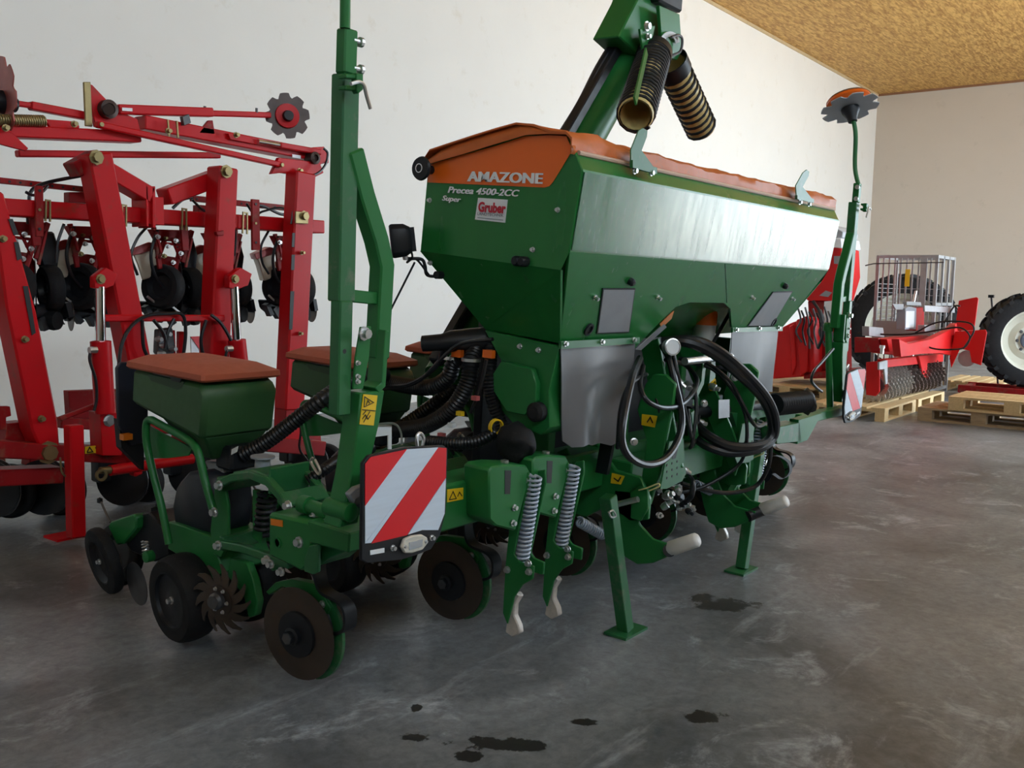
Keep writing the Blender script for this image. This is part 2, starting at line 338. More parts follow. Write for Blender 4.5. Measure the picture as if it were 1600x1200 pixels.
rg = n.new('ShaderNodeMapRange'); rg.inputs['To Min'].default_value = 0.20; rg.inputs['To Max'].default_value = 0.55; l.new(nz(1.8, 6), rg.inputs[0]); l.new(rg.outputs[0], bs.inputs['Roughness'])
bp = n.new('ShaderNodeBump'); bp.inputs['Strength'].default_value = 0.12; bp.inputs['Distance'].default_value = 0.01; l.new(nz(5, 6), bp.inputs['Height']); l.new(bp.outputs[0], bs.inputs['Normal'])
fl = B().box((BACK_X - 0.3, FRONT_Y - 0.25, -0.15), (WALL_X + 0.3, WALL_Y + 0.25, 0)).build('floor', CON, smooth=False); struct(fl)
YARD = mat('yard_concrete', (0.42, 0.40, 0.37), 0.8, scale=1.5, var=0.1)
struct(B().box((-30, -45, -0.2), (50, FRONT_Y - 0.25, -0.02)).build('ground_yard', YARD, smooth=False))
# ================================================================ the green planter
CX = 3.75
PL = thing('precision_planter', (CX, 1.85, 0), 'green precision planter with orange tarpaulin cover and striped warning board', 'planter', rot=(TILT, 0, 0), off=(CX, 0, 0))
mir = lambda p: Vector((2 * CX - p[0], p[1], p[2]))
NX = Vector((-1, 0, 0)); FY = Vector((0, -1, 0))
# ---- tank
XN = 2.56
T, U, V = Vector((XN, -.051, 1.788)), Vector((XN, -.089, 1.720)), Vector((XN, -.058, 1.467))
A = L(669, 252, x=XN); R1 = L(760, 229, x=XN); R2 = L(818, 209, x=XN); R3 = L(885, 213, x=XN)
F1 = L(656, 392, x=XN); F2 = L(876, 422, x=XN)
BF = Vector((2.756, .091, 1.152)); BR = L(757, 513, x=2.75)
b = B()
near = [A, R1, R2, R3, T, U, V, F2, F1]; far = [mir(p) for p in near]
b.add(near + far, [tuple(range(9)), tuple(range(17, 8, -1))] + [(i, i + 1, 10 + i, 9 + i) for i in range(6)] + [(8, 0, 9, 17)])
I1, I2 = Vector((2.80, .30, 1.12)), Vector((2.80, .42, 1.12))
b.add([V, F2, F1, mir(V), mir(F2), mir(F1), I1, I2, mir(I1), mir(I2), BR, mir(BR)],
      [(0, 3, 8, 6), (2, 5, 11, 10), (10, 11, 9, 7), (6, 7, 9, 8), (0, 1, 2, 10, 7, 6), (3, 4, 5, 11, 9, 8)])
tank = b.build('seed_tank', TANK, PL, bevel=0.004, ang=12)
# front panel below the fold, cut out in the middle
Ln = mir(V) - V; nrm = Ln.cross(BF - V).normalized()
if nrm.y > 0: nrm = -nrm
def on_front(u, v):      # a point of the sloping lower front panel
    o = MR.transposed() @ (EYE - MO); r = MR.transposed() @ pray(u, v); t = (V - o).dot(nrm) / r.dot(nrm); return o + r * t
FU = (V - U).cross(Ln).normalized(); FU = FU if FU.y < 0 else -FU
def on_upper(u, v):
    o = MR.transposed() @ (EYE - MO); r = MR.transposed() @ pray(u, v); t = (U - o).dot(FU) / r.dot(FU); return o + r * t
arch = [(1143, 512), (1141, 483), (1131, 474), (1078, 473), (1056, 480), (1030, 505), (1000, 536), (992, 545)]
fp = B().ext([V, mir(V), mir(BF)] + [on_front(*p) for p in arch] + [BF], -nrm * 0.012).build('front_panel', TANK, PL, bevel=0.002, ang=20)
B().ext([F1, F2, BF, BR], (0.012, 0, 0)).build('end_panel', TANK, PL, ang=20)
B().ext([mir(F1), mir(F2), mir(BF), mir(BR)], (-0.012, 0, 0)).build('end_panel', TANK, PL, ang=20)
B().bar(on_front(1133, 412), on_front(1136, 473), 0.003, 0.004, nrm).build('panel_seam', DUSTY, fp)
# upper front panel skin with its scuffed finish
SCUFF = mat('scuffed_green_paint', (0.02, 0.13, 0.055), 0.23, coat=0.18, scale=16, var=0.3, stretch=(2.5, 2.5, 0.10), rvar=0.16, spec=0.62, dirt=(0.10, 0.17, 0.10), dirt_amt=0.25)
e = 0.004
B().ext([p + FU * 0.002 for p in (U + Vector((.006, 0, -.004)), mir(U) + Vector((-.006, 0, -.004)), mir(V) + Vector((-.006, 0, .006)), V + Vector((.006, 0, .006)))], FU * 0.003).build('upper_front_panel', SCUFF, PL)
# ---- tarpaulin
prof = [L(664, 256, x=XN), L(676, 238, x=XN), L(702, 226, x=XN), L(745, 213, x=XN), L(782, 202, x=XN), L(813, 192, x=XN), L(840, 196, x=XN), L(868, 202, x=XN), L(886, 204, x=XN) + Vector((0, -.012, 0)), L(895, 216, x=XN) + Vector((0, -.012, 0)), L(899, 228, x=XN), L(899, 239, x=XN)]
grid = []; nx = 70
for i in range(nx + 1):
    f = i / nx; x = XN - 0.022 + (2 * CX - 2 * XN + 0.044) * f; row = []
    for j, p in enumerate(prof):
        a = 0.012 if j not in (0, len(prof) - 1) else 0.004
        dz = noise.noise(Vector((x * 5, j * 0.9, 1.3))) * a + noise.noise(Vector((x * 17, j * 1.7, 4.0))) * a * 0.5
        sag = -0.010 * math.sin(math.pi * f) if 1 < j < 9 else 0
        row.append(Vector((x, p.y - dz * 0.6, p.z + dz + sag)))
    grid.append(row)
cover = B().sheet(grid, (0, 0.004, -0.006)).build('tarpaulin_cover', TARP, PL, ang=50)
# skirt of the cover over the end panel
lo = LL([(667, 257), (690, 250), (722, 241), (770, 226), (820, 211), (855, 209), (886, 210), (899, 238)], x=XN - 0.02)
up = LL([(668, 250), (690, 234), (722, 221), (770, 207), (815, 193), (855, 199), (886, 204), (899, 230)], x=XN - 0.006)
B().sheet([up, [u.lerp(q, 0.5) + Vector((-0.008, 0, 0)) for u, q in zip(up, lo)], lo], (0.004, 0, 0)).build('cover_skirt', TARP, cover, ang=60)
B().tube([Vector((XN + .01, -.062, 1.776)), Vector((2 * CX - XN - .01, -.062, 1.776))], 0.008, 8).build('cover_rope', mat('pale_cord', (0.60, 0.40, 0.30), 0.5), cover)
# latch tabs holding the cover
for pts, br, bs_ in (([(984, 254), (984, 234), (996, 204), (1003, 200), (1010, 204), (1009, 214), (1001, 235), (1022, 264)], [(984, 250), (1022, 262), (1022, 272), (984, 262)], [(991, 267), (1017, 270)]),
                     ([(1243, 306), (1242, 290), (1253, 270), (1259, 265), (1263, 268), (1262, 275), (1253, 292), (1268, 311)], [(1242, 305), (1268, 311), (1268, 317), (1242, 311)], [(1249, 316), (1263, 319)])):
    y0 = -0.092
    lt = B().ext(LL(pts, y=y0), (0, -0.005, 0)).build('cover_latch', DUSTY, PL, bevel=0.001)
    B().ext(LL(br, y=y0 - .006), (0, -0.012, 0)).build('latch_bracket', DUSTY, lt)
    for q in bs_: bolt(L(*q, y=y0 - .01), FY, 0.008, STEEL, lt)
# ---- end decal, lettering and dealer sticker
XD = XN - 0.003
B().ext(LL([(668, 258), (720, 243), (770, 229), (820, 213), (860, 211), (885, 213), (894, 234), (880, 258), (864, 284), (858, 291), (850, 293), (760, 289), (668, 285)], x=XD), (0.002, 0, 0)).build('orange_decal', ORANGE, PL)
def end_text(s, p0, p1, top, m, bold, shear=0.0, x=XD - 0.003, parent=PL):
    a, c = L(*p0, x=x), L(*p1, x=x); t = L(*top, x=x); rt = (c - a); upv = t - a; upn = upv - rt.normalized() * upv.dot(rt.normalized())
    return text_mesh(s, a, rt, upn, upn.length, m, parent, 'lettering', bold, shear, rt.length, 0.001)
for du in (-1.1, 0, 1.1): end_text('AMAZONE', (731 + du, 283), (847 + du, 287), (736 + du, 267), WHITE, 0.012, x=XD - .003 - .0005 * du)
for du in (-.5, .5): end_text('Precea 4500-2CC', (700 + du, 301), (811 + du, 307), (704 + du, 291), WHITE, 0.012, 0.25, x=XD - .003 - .0008 * du)
for du in (-.4, .4): end_text('Super', (691 + du, 313), (720 + du, 316), (694 + du, 305), WHITE, 0.012, 0.25, x=XD - .003 - .0008 * du)
st = B().ext(LL([(747, 309), (793, 312), (789, 348), (742, 343)], x=XD), (0.002, 0, 0)).build('dealer_sticker', WHITE, PL, label='white dealer sticker with red and grey lettering')
end_text('Gruber', (747, 330), (790, 333), (748, 315), STICKR, 0.045, x=XD - .002, parent=st)
end_text('LANDTECHNIK', (746, 336), (787, 339), (747, 331.5), STICKG, 0.01, x=XD - .002, parent=st)
B().ext(LL([(746, 339.5), (786, 343.5), (786, 344.5), (746, 340.5)], x=XD - .001), (.0005, 0, 0)).build('printed_line', STICKG, st)
for q in ((672, 313), (872, 328), (833, 390), (673, 411)): bolt(L(*q, x=XN), NX, 0.006, STEEL, PL, 'panel_bolt')
for q in ((812, 408), (822, 409)): B().lathe(L(*q, x=XN), NX, [(.017, 0), (.017, .025), (.012, .032), (0, .032)], 14).build('rubber_plug', BLACK, PL)
# hand wheel of the cover roller
c = L(657, 263, x=2.50)
hw = B().lathe(c + Vector((.015, 0, 0)), NX, [(.014, -.06), (.016, -.01), (.036, 0), (.042, .010), (.038, .018), (0, .018)], 26).build('roller_hub', BLACK, PL)
B().lathe(c - Vector((.0085, 0, 0)), NX, [(.013, 0), (.016, 0), (.016, .001), (.013, .001), (.013, 0)], 20, False).build('printed_ring', WHITE, hw)
# work lamp
c = L(625, 376, x=2.47); ax = Vector((-0.55, .55, -.12)).normalized()
wl = B(); a1 = ax.orthogonal().normalized(); fr = Matrix((Vector((0.7, .72, 0)).normalized(), ax.cross(Vector((0.7, .72, 0))).normalized(), ax)).transposed()
rr = lambda w_, h_, z: [c + fr @ Vector((w_ * sx, h_ * sy, z)) * 1.28 for sx, sy in ((-1, -.7), (-.7, -1), (.7, -1), (1, -.7), (1, .7), (.7, 1), (-.7, 1), (-1, .7))]
wl.loft([rr(.036, .034, -.030), rr(.045, .044, -.012), rr(.048, .046, .02), rr(.046, .044, .026)])
wlo = wl.build('work_lamp', BLACK, PL, bevel=.002)
for i in range(5):
    f = -0.03 + i * 0.015; q = c + fr @ Vector((f * 1.25, 0, -.043)); B().bar(q + fr @ Vector((0, -.042, 0)), q + fr @ Vector((0, .042, 0)), .005, .018, ax).build('cooling_rib', BLACK, wlo)
B().tube([L(632, 394, x=2.47), L(634, 405, x=2.48)], .010, 8).build('lamp_pivot', STEEL, wlo)
B().tube(catmull([L(634, 404, x=2.48), L(658, 405, x=2.53), L(664, 415, x=2.55), L(668, 430, x=2.57), L(690, 432, x=2.6)]), .006, 8).build('lamp_bracket', BLACK, wlo)
B().tube(catmull([L(642, 390, x=2.47), L(644, 402, x=2.49), L(636, 410, x=2.5), L(650, 405, x=2.52), L(672, 432, x=2.56)]), .004, 6).build('lamp_cable', HOSE, wlo)
B().tube([L(648, 410, x=2.52), L(600, 505, x=2.52)], .004, 6).build('stay_rod', BLACK, PL)
B().lathe(L(690, 430, x=2.6), NX, [(.014, 0), (.014, .03), (0, .03)], 12).build('end_plug', BLACK, PL)
# front panel fittings
for pts in ([(942, 452), (990, 452), (981, 517), (933, 519)], [(1207, 457), (1236, 456), (1205, 508), (1169, 508)]):
    sp = B().ext([on_front(*p) + nrm * .001 for p in pts], nrm * .004).build('sight_plate', PLATE, PL)
    q = [on_front(*p) + nrm * .001 for p in pts]; cq = sum(q, Vector()) / 4
    B().loft([[cq + (p - cq) * 1.06 for p in q], [cq + (p - cq) * 1.06 + nrm * .003 for p in q]]).build('plate_gasket', BLACK, sp)
for q in ((929, 464), (1027, 464), (1174, 464), (1237, 466)): bolt(on_front(*q), nrm, .007, STEEL, PL, 'panel_bolt', .02)
for q in ((984, 439), (1225, 446)): B().lathe(on_front(*q), nrm, [(.014, 0), (.014, .015), (.008, .022), (0, .022)], 12).build('rubber_plug', BLACK, PL)
for q in ((919, 514), (1208, 503)): B().lathe(on_front(*q), nrm, [(.016, 0), (.024, 0), (.024, .008), (.016, .008), (.016, .003), (0, .003)], 18).build('drain_cap', BLACK, PL)
# rubber flaps under the tank
def flap(strip, top, bot, yb, bolts):
    g = []; n_ = 16
    for i in range(n_ + 1):
        f = i / n_; row = []
        for j in range(len(top)):
            pt, pb = top[j], bot[j]; u = pt[0] + (pb[0] - pt[0]) * f; v = pt[1] + (pb[1] - pt[1]) * f
            p = L(u, v, y=BF.y - .012 + yb * f); p.y += 0.018 * math.sin(j * 1.3 + f * 2.0) * f; row.append(p)
        g.append(row)
    fo = B().sheet(g, (0, .004, 0)).build('rubber_flap', FLAP, PL, ang=60)
    sa = B().ext(LL(strip, y=BF.y - .014), (0, -.010, 0)).build('clamp_strip', DUSTY, fo)
    for q in bolts: bolt(L(*q, y=BF.y - .024), FY, .007, STEEL, fo)
flap([(873, 533), (996, 527), (996, 536), (873, 545)], [(876, 538), (890, 537), (905, 537), (920, 536), (935, 535), (950, 534), (965, 534), (980, 533), (993, 532)],
     [(885, 690), (893, 699), (905, 697), (918, 694), (930, 697), (942, 693), (953, 696), (966, 686), (974, 678)], .0, [(883, 537), (940, 534), (990, 531)])
flap([(1142, 512), (1220, 510), (1220, 517), (1142, 519)], [(1144, 516), (1155, 516), (1170, 515), (1185, 515), (1200, 514), (1216, 513)],
     [(1143, 604), (1153, 607), (1166, 606), (1180, 607), (1196, 612), (1211, 613)], .02, [(1150, 515), (1186, 513), (1216, 512)])
# bottle behind the cut-out
bo = B().lathe(L(1097, 560, y=.22), (0, 0, 1), [(0, 0), (.052, 0), (.052, .20), (.045, .205), (0, .205)], 20).build('filter_bottle', BOTTLE, PL)
B().lathe(L(1097, 560, y=.22) + Vector((0, 0, .16)), (0, 0, 1), [(.056, 0), (.056, .05), (.050, .07), (0, .07)], 20).build('bottle_cap', ORANGE, bo)
B().bar(L(1142, 485, y=.15), L(1090, 580, y=.15), .012, .012).build('inner_strut', BLACK, PL)
B().ext([on_front(*p) + nrm * .002 for p in ((1047, 489), (1052, 485), (1048, 497), (1032, 512), (1030, 506))], nrm * .003).build('edge_marking', mat('orange_striped_film', (0.6, 0.2, 0.06), .4), PL)
B().ext([on_front(*p) + nrm * .002 for p in ((1036, 505), (1040, 510), (1000, 546), (992, 545))], nrm * .004).build('edge_guard', PLATE, PL)
# ---- dosing housing below the near end of the tank
b = B(); xp = 2.74
hp = LL([(757, 516), (874, 541), (866, 575), (858, 612), (859, 668), (845, 680), (800, 660), (783, 642), (768, 607), (768, 587), (783, 564)], x=xp)
ho = b.ext(hp, (.16, 0, 0)).build('metering_housing', GREEN, PL, bevel=.003)
B().ext(LL([(783, 564), (830, 576), (838, 600), (837, 626), (820, 649), (791, 643), (768, 607), (768, 587)], x=xp - .03), (.028, 0, 0)).build('housing_cover', GREEN, ho, bevel=.003)
for q in ((813, 541), (842, 547)): bolt(L(*q, x=xp), NX, .007, STEEL, ho)
B().lathe(L(843, 643, x=xp), NX, [(.035, 0), (.035, .03), (.022, .04), (0, .04)], 18).build('rubber_grommet', RUBBER, ho)
# air duct and hoses of the fan
du = [L(660, 537, x=2.62), L(690, 535, x=2.66), L(705, 533, x=2.68), L(765, 531, x=2.80)]
B().tube([du[0] + (du[0] - du[1]).normalized() * .004] + du, [.02, .030, .032, .040, .052], 18).build('air_duct', BLACK, PL)
ha = ribbed([L(762, 538, x=2.78), L(712, 565, x=2.72), L(700, 590, x=2.72), L(665, 606, x=2.72), L(600, 596, x=2.75)], .032).build('corrugated_hose', HOSE, PL)
B().lathe(L(708, 562, x=2.72), (0.2, 0, 1), [(.033, -.006), (.035, -.006), (.035, .006), (.033, .006)], 18).build('hose_clamp', STEEL, ha)
hb = ribbed([L(745, 540, x=2.76), L(736, 565, x=2.70), L(730, 600, x=2.68), L(705, 640, x=2.66), L(665, 665, x=2.68), L(620, 672, x=2.72)], .033).build('corrugated_hose', HOSE, PL)
B().lathe(L(736, 562, x=2.70), (0, 0, 1), [(.034, -.006), (.036, -.006), (.036, .006), (.034, .006)], 18).build('hose_clamp', STEEL, hb)
ribbed([L(768, 540, x=2.77), L(765, 580, x=2.72), L(768, 620, x=2.72), L(785, 668, x=2.74)], .026).build('corrugated_hose', HOSE, PL)
for pts in ([(770, 530), (720, 537), (690, 560), (650, 598), (600, 608)], [(690, 548), (680, 575), (640, 600), (600, 605)], [(760, 562), (752, 600), (745, 622), (735, 645)]):
    B().tube(catmull([L(u, v, x=2.64) for u, v in pts]), .007, 7).build('cable', HOSE, PL)
for q, m in (((719, 646), YELLOW), ((743, 622), PINKLID), ((706, 664), WHITE), ((690, 680), PINKLID)): B().box(L(*q, x=2.62) - Vector((.01, .012, .008)), L(*q, x=2.62) + Vector((.01, .012, .008))).build('cable_tag', m, PL)
for q in ((764, 553), (715, 552)): B().box(L(*q, x=2.69) - Vector((.01, .022, .014)), L(*q, x=2.69) + Vector((.01, .022, .014))).build('orange_connector', ORANGE, PL)
bg_ = B(); cq = L(806, 690, x=2.66); s_ = []
for i in range(9):
    th = math.pi * i / 8; s_.append((max(.004, math.sin(th) * .068), -.075 * math.cos(th)))
bg_.lathe(cq, Vector((.3, 1, -.1)), s_, 20)
for v_ in bg_.v: v_ += Vector((1, 1, 1)) * (noise.noise(v_ * 18) * .022)
bg_.build('fan_inlet_sleeve', RUBBER, PL, ang=80)
ribbed([L(775, 675, x=2.66), L(745, 690, x=2.62), L(710, 693, x=2.60), L(670, 690, x=2.60)], .024).build('corrugated_hose', HOSE, PL)
B().lathe(L(775, 667, x=2.66), (.3, 1, 0), [(.024, -.008), (.029, -.008), (.029, .008), (.024, .008), (.024, -.008)], 16, False).build('yellow_collar', YELLOW, PL)
# ---- marker arm, near side, and its mirrored twin
def marker(side):
    X0 = 1.715; f = (lambda p: Vector(p)) if side == 0 else mir
    Y0 = L(537, 300, x=X0).y
    def P(u, v, x=X0, dy=0.0, dx=0.0): q = L(u, v, x=x); q.y += dy; q.x += dx; return f(q)
    def Q(u, v, y=0.0): return f(L(u, v, y=Y0 + y))
    sx = 1 if side == 0 else -1
    def sqt(name, a, c, w_, d_, m=GREEN, parent=PL):
        a, c = L(*a, x=X0), L(*c, x=X0)          # front near edge of the tube
        lo_ = [[q + Vector((i * w_, j * d_, 0)) for i, j in ((0, 0), (1, 0), (1, 1), (0, 1))] for q in (a, c)]
        return B().loft([[f(p) for p in k_] for k_ in lo_]).build(name, m, parent, bevel=.004)
    ps = sqt('marker_post', (537, 113), (530, 472), .058, .048, DUSTY)
    sqt('inner_tube', (540, 42), (538, 113), .045, .036, GREEN, ps)
    sqt('lower_tube', (532, 470), (528, 651), .047, .040, DUSTY, ps)
    B().lathe(Q(538, 549, -.002), FY, [(.0065, 0), (.0065, .001), (0, .001)], 12).build('pin_hole', INK, ps)
    if side == 0: B().tube([Q(539, 44, .02), Q(540, -60, .02), Q(541, -90, .02), Q(538, -135, .05)], .0135, 12).build('marker_rod', GREEN, ps)
    for v in (64, 107):
        q = Q(556, v, .018); B().lathe(q, Vector((sx, 0, 0)), [(.007, -.01), (.007, .010), (.013, .012), (.013, .021), (0, .021)], 10).build('clamp_bolt', STEEL, ps)
    for dv in (0, 18): B().ext([Q(*p, -.03) for p in ((541, 115 + dv), (566, 117 + dv), (566, 124 + dv), (541, 122 + dv))], (0, .03, 0)).build('pin_lug', GREEN, ps, bevel=.002)
    B().ext([Q(*p, -.034) for p in ((557, 114), (568, 116), (568, 140), (560, 147), (557, 140))], (0, .02, 0)).build('pin_lug', GREEN, ps, bevel=.002)
    B().tube(catmull([Q(548, 131, -.045), Q(561, 128, -.045), Q(569, 134, -.045), Q(573, 150, -.045), Q(579, 170, -.045)]), .005, 8).build('locking_pin', STEEL, ps)
    # bent arm
    cl = [(548, 235), (566, 305), (588, 375), (597, 415), (594, 470), (589, 560)]
    B().path([Q(u, v, .03) for u, v in cl], .054, .05, (0, 1, 0)).build('bent_arm', GREEN, ps, bevel=.005)
    B().bar(Q(545, 462, .03), Q(592, 467, .03), .034, .03, (0, 1, 0)).build('cross_link', GREEN, ps, bevel=.003)
    # hinge bracket and column
    B().ext([Q(*p, -.012) for p in ((564, 511), (581, 510), (577, 560), (568, 608), (552, 608), (556, 560))], (0, .008, 0)).build('hinge_plate', GREEN, ps, bevel=.002)
    B().ext([Q(*p, -.02) for p in ((602, 516), (609, 517), (603, 604), (592, 614), (586, 606), (597, 598))], (0, .06, 0)).build('hinge_plate', GREEN, ps, bevel=.002)
    bolt(Q(568, 521, -.014), FY, .013, STEEL, ps, 'hinge_bolt', .02)
    for v in (567, 588, 596): bolt(Q(558, v, -.014), FY, .005, STEEL, ps, 'hinge_bolt', .01)
    lp = []
    for (u0, v0, u1, v1) in ((554, 606, 602, 610), (550, 640, 594, 660), (540, 720, 576, 735), (530, 775, 566, 780), (520, 812, 560, 818)):
        a, c = L(u0, v0, y=Y0 + .03), L(u1, v1, y=Y0 - .02); xa_, xb_ = L(u0 + 10, v0, y=Y0 - .02).x, c.x
        lp.append([f(Vector(q)) for q in ((xa_, Y0 - .02, c.z), (xb_, Y0 - .02, c.z), (xb_, Y0 + .045, c.z), (xa_, Y0 + .045, c.z))])
    co = B().loft(lp).build('marker_column', GREEN, PL, bevel=.004)
    B().lathe(Q(545, 800, -.03), FY, [(.026, -.08), (.026, .01), (.018, .014), (0, .014)], 18).build('pivot_boss', GREEN, co)
    if side == 0:
        yl = B().ext([Q(*p, -.023) for p in ((568, 616), (590, 618), (584, 665), (562, 663))], (0, .002, 0)).build('warning_sticker', YELLOW, PL, label='yellow warning sticker with two black pictograms')
        for ln_ in (((569, 636), (570, 620), (584, 629), (569, 636)), ((572, 633), (575, 626), (578, 630)), ((566, 655), (571, 648), (575, 655), (579, 649)), ((567, 648), (572, 642)), ((568, 660), (578, 643)), ((566, 640), (587, 642))):
            B().path([Q(*p, -.0245) for p in ln_], .0022, .001).build('pictogram', INK, yl)
    return ps, f, Q
mk0 = marker(0); mk1 = marker(1)
# scalloped marker disc on top of the far arm
c = L(1328, 168, x=2 * CX - 1.72); ax = Vector((-.22, -.34, -.92)).normalized()
def scalloped(c, ax, R, n_, depth, th):
    ax = Vector(ax).normalized(); a = ax.orthogonal().normalized(); q = ax.cross(a); pts = []
    N = n_ * 8
    for k in range(N):
        t = (k % 8) / 8; r_ = R - (depth * math.sin(math.pi * (t - .55) / .45) if t > .55 else 0); th_ = 2 * math.pi * k / N
        pts.append(Vector(c) + (a * math.cos(th_) + q * math.sin(th_)) * r_)
    return B().loft([[p for p in pts], [p + ax * th for p in pts]])
md = scalloped(c, ax, .165, 8, .04, .006).build('marker_disc', mat('grey_disc', (0.42, 0.46, 0.52), .4, metal=.4), PL)
B().lathe(c - ax * .03, ax, [(.125, -.018), (.13, .0), (.11, .02), (0, .02)], 28).build('disc_band', ORANGE, md)
B().lathe(c - ax * .05, ax, [(0, -.012), (.118, -.010), (.127, .0), (.118, .004)], 28).build('disc_rim', mat('brown_rim', (.20, .12, .08), .5), md)
B().lathe(c + ax * .008, ax, [(.052, 0), (.05, .02), (.03, .06), (.026, .085), (0, .085)], 20).build('disc_hub', BLACK, md)
tp = mk1[2](547, 60, .02)
B().tube(catmull([c + ax * .08, L(1335, 195, x=2 * CX - 1.73), L(1337, 215, x=2 * CX - 1.73), L(1336, 262, x=2 * CX - 1.73), tp]), .013, 10).build('bent_rod', GREEN, PL)
# ---- striped warning boards
def warning_board(side):
    y0 = -.04
    f = (lambda p: Vector(p)) if side == 0 else mir
    th = Vector((0, .012, 0)); 
    q = lambda pts, dy=0: [f(p) + Vector((0, dy, 0)) for p in LL(pts, y=y0)]
    bd = B().ext(q([(567, 724), (577, 712), (632, 699), (693, 696), (700, 701), (697, 800), (688, 836), (674, 858), (650, 868), (626, 875), (575, 880), (565, 875)]), th).build('warning_board', BLACK, PL, bevel=.002, label='red and white striped warning board' if side == 0 else None)
    def cut(poly, u): return poly
    stripes = [(BOARDR, [(570, 725), (579, 714), (635, 702), (570, 790)]), (BOARDW, [(635, 702), (683, 699), (570, 848), (570, 790)]), (BOARDW, [(570, 849), (683, 699), (684, 699), (579, 848)]),
               (BOARDR, [(684, 699), (697, 700), (696, 746), (635, 836), (580, 849)]), (BOARDW, [(696, 747), (694, 802), (684, 828), (659, 828), (637, 835)])]
    for m, pts in stripes: B().ext(q(pts, -.002), (0, .002, 0)).build('stripe', m, bd)
    lamp = [(623, 854), (628, 841), (640, 836), (655, 834), (664, 839), (664, 848), (656, 858), (640, 863), (628, 863)]
    lo_ = B().ext(q(lamp, -.012), (0, .012, 0)).build('position_lamp', mat('lamp_lens', (.62, .60, .52), .25), bd, bevel=.003)
    B().ext(q([(634, 846), (655, 841), (654, 852), (634, 858)], -.014), (0, .002, 0)).build('lamp_reflector', mat('lamp_silver', (.7, .75, .8), .15, metal=.6), lo_)
    for p in ((628, 853), (661, 845)): bolt(f(L(*p, y=y0)) + Vector((0, -.012, 0)), FY, .004, STEEL, lo_, 'lens_screw', .004)
    for p in ((613, 856), (674, 840)): bolt(f(L(*p, y=y0)), FY, .006, STEEL, bd, 'board_bolt')
    B().ext(q([(578, 860), (600, 856), (600, 863), (578, 867)], -.002), (0, .002, 0)).build('type_label', WHITE, bd)
    B().tube(catmull([f(L(u, v, y=y0 + .03)) for u, v in ((652, 697), (651, 684), (656, 677), (662, 684), (660, 697))]), .005, 7).build('board_clip', STEEL, bd)
    B().tube([f(L(660, 740, y=y0 + .02)), f(L(575, 775, y=y0 + .02)), f(L(556, 787, y=y0 + .09))], .012, 10).build('board_bracket', DSTEEL, bd)
warning_board(0); warning_board(1)
B().ext(LL([(537, 770), (548, 760), (562, 755), (568, 762), (568, 780), (556, 787), (545, 785)], y=.06), (0, -.02, 0)).build('grey_hook', GREYP, PL, bevel=.004)
B().ext(LL([(580, 662), (612, 664), (612, 702), (607, 702), (607, 680), (584, 683)], y=.45), (0, .005, 0)).build('white_bracket', WHITE, PL)
B().tube(catmull(LL([(585, 663), (615, 662), (626, 675), (628, 695)], y=.44)), .004, 6).build('wire_loop', STEEL, PL)
# ---- toolbar
zt0, zt1 = L(700, 830, y=.20).z, L(700, 757, y=.20).z
tb = B().box((2.05, .20, zt0), (5.45, .34, zt1)).build('toolbar', GREEN, PL, bevel=.008)
ws = B().ext(LL([(699, 765), (724, 762), (724, 780), (699, 785)], y=.198), (0, .002, 0)).build('warning_sticker', YELLOW, PL, label='yellow warning sticker with pictograms on the toolbar')
tri = [(702, 781), (708, 768), (713, 779), (702, 781)]
B().path(LL(tri, y=.1965), .003, .001).build('pictogram', INK, ws); B().path(LL([(715, 776), (718, 769), (722, 775)], y=.1965), .003, .001).build('pictogram', INK, ws)
for (u, v) in ((735, 770), (735, 800), (760, 790)): bolt(L(u, v, y=.2), FY, .009, STEEL, PL, 'frame_bolt')
# sliding side frames with reflector
def side_frame(side):
    f = (lambda p: Vector(p)) if side == 0 else mir
    x0 = 1.86
    pz = lambda pts, dx=0.: [f(L(u, v, x=x0) + Vector((dx, 0, 0))) for u, v in pts]
    ex = lambda d: f((CX + d, 0, 0)) - f((CX, 0, 0))
    sf = B().ext(pz([(419, 801), (482, 816), (487, 830), (485, 880), (470, 893), (419, 868)]), ex(.20)).build('frame_end_box', GREEN, PL, bevel=.008)
    B().ext(pz([(481, 812), (548, 833), (546, 864), (484, 848)], -.004), ex(.16)).build('slide_beam', GREEN, sf, bevel=.005)
    B().ext(pz([(424, 810), (442, 813), (442, 823), (424, 820)], -.003), ex(.003)).build('amber_reflector', AMBER, sf)
    B().ext(pz([(478, 875), (486, 852), (500, 850), (500, 893), (492, 897), (478, 892)], -.008), ex(.012)).build('corner_gusset', DUSTY, sf, bevel=.002)
    B().ext(pz([(486, 850), (547, 862), (520, 868), (500, 876), (486, 885)], .04), ex(.10)).build('gusset_plate', DUSTY, sf, bevel=.002)
    bolt(f(L(468, 847, x=x0)), NX if side == 0 else -NX, .012, STEEL, sf, 'frame_bolt', .016)
    B().lathe(f(L(434, 848, x=x0)), NX if side == 0 else -NX, [(.018, 0), (.018, .004), (.012, .004), (.012, .0), (0, .0)], 16).build('tube_stub', GREEN, sf)
    for q in ((424, 881), (440, 893)): bolt(f(L(*q, x=x0)), NX if side == 0 else -NX, .010, STEEL, sf, 'frame_bolt', .016)
    B().cyl(f(L(480, 790, x=x0 + .06)), f(L(545, 812, x=x0 + .06)), .022).build('guide_tube', GREEN, sf)
    B().cyl(f(L(472, 787, x=x0 + .06)), f(L(484, 790, x=x0 + .06)), .028).build('guide_collar', GREEN, sf)
    for q in ((492, 806), (515, 812)): bolt(f(L(*q, x=x0 + .05)), (0, 0, 1), .012, STEEL, sf, 'frame_bolt', .012)
side_frame(0); side_frame(1)
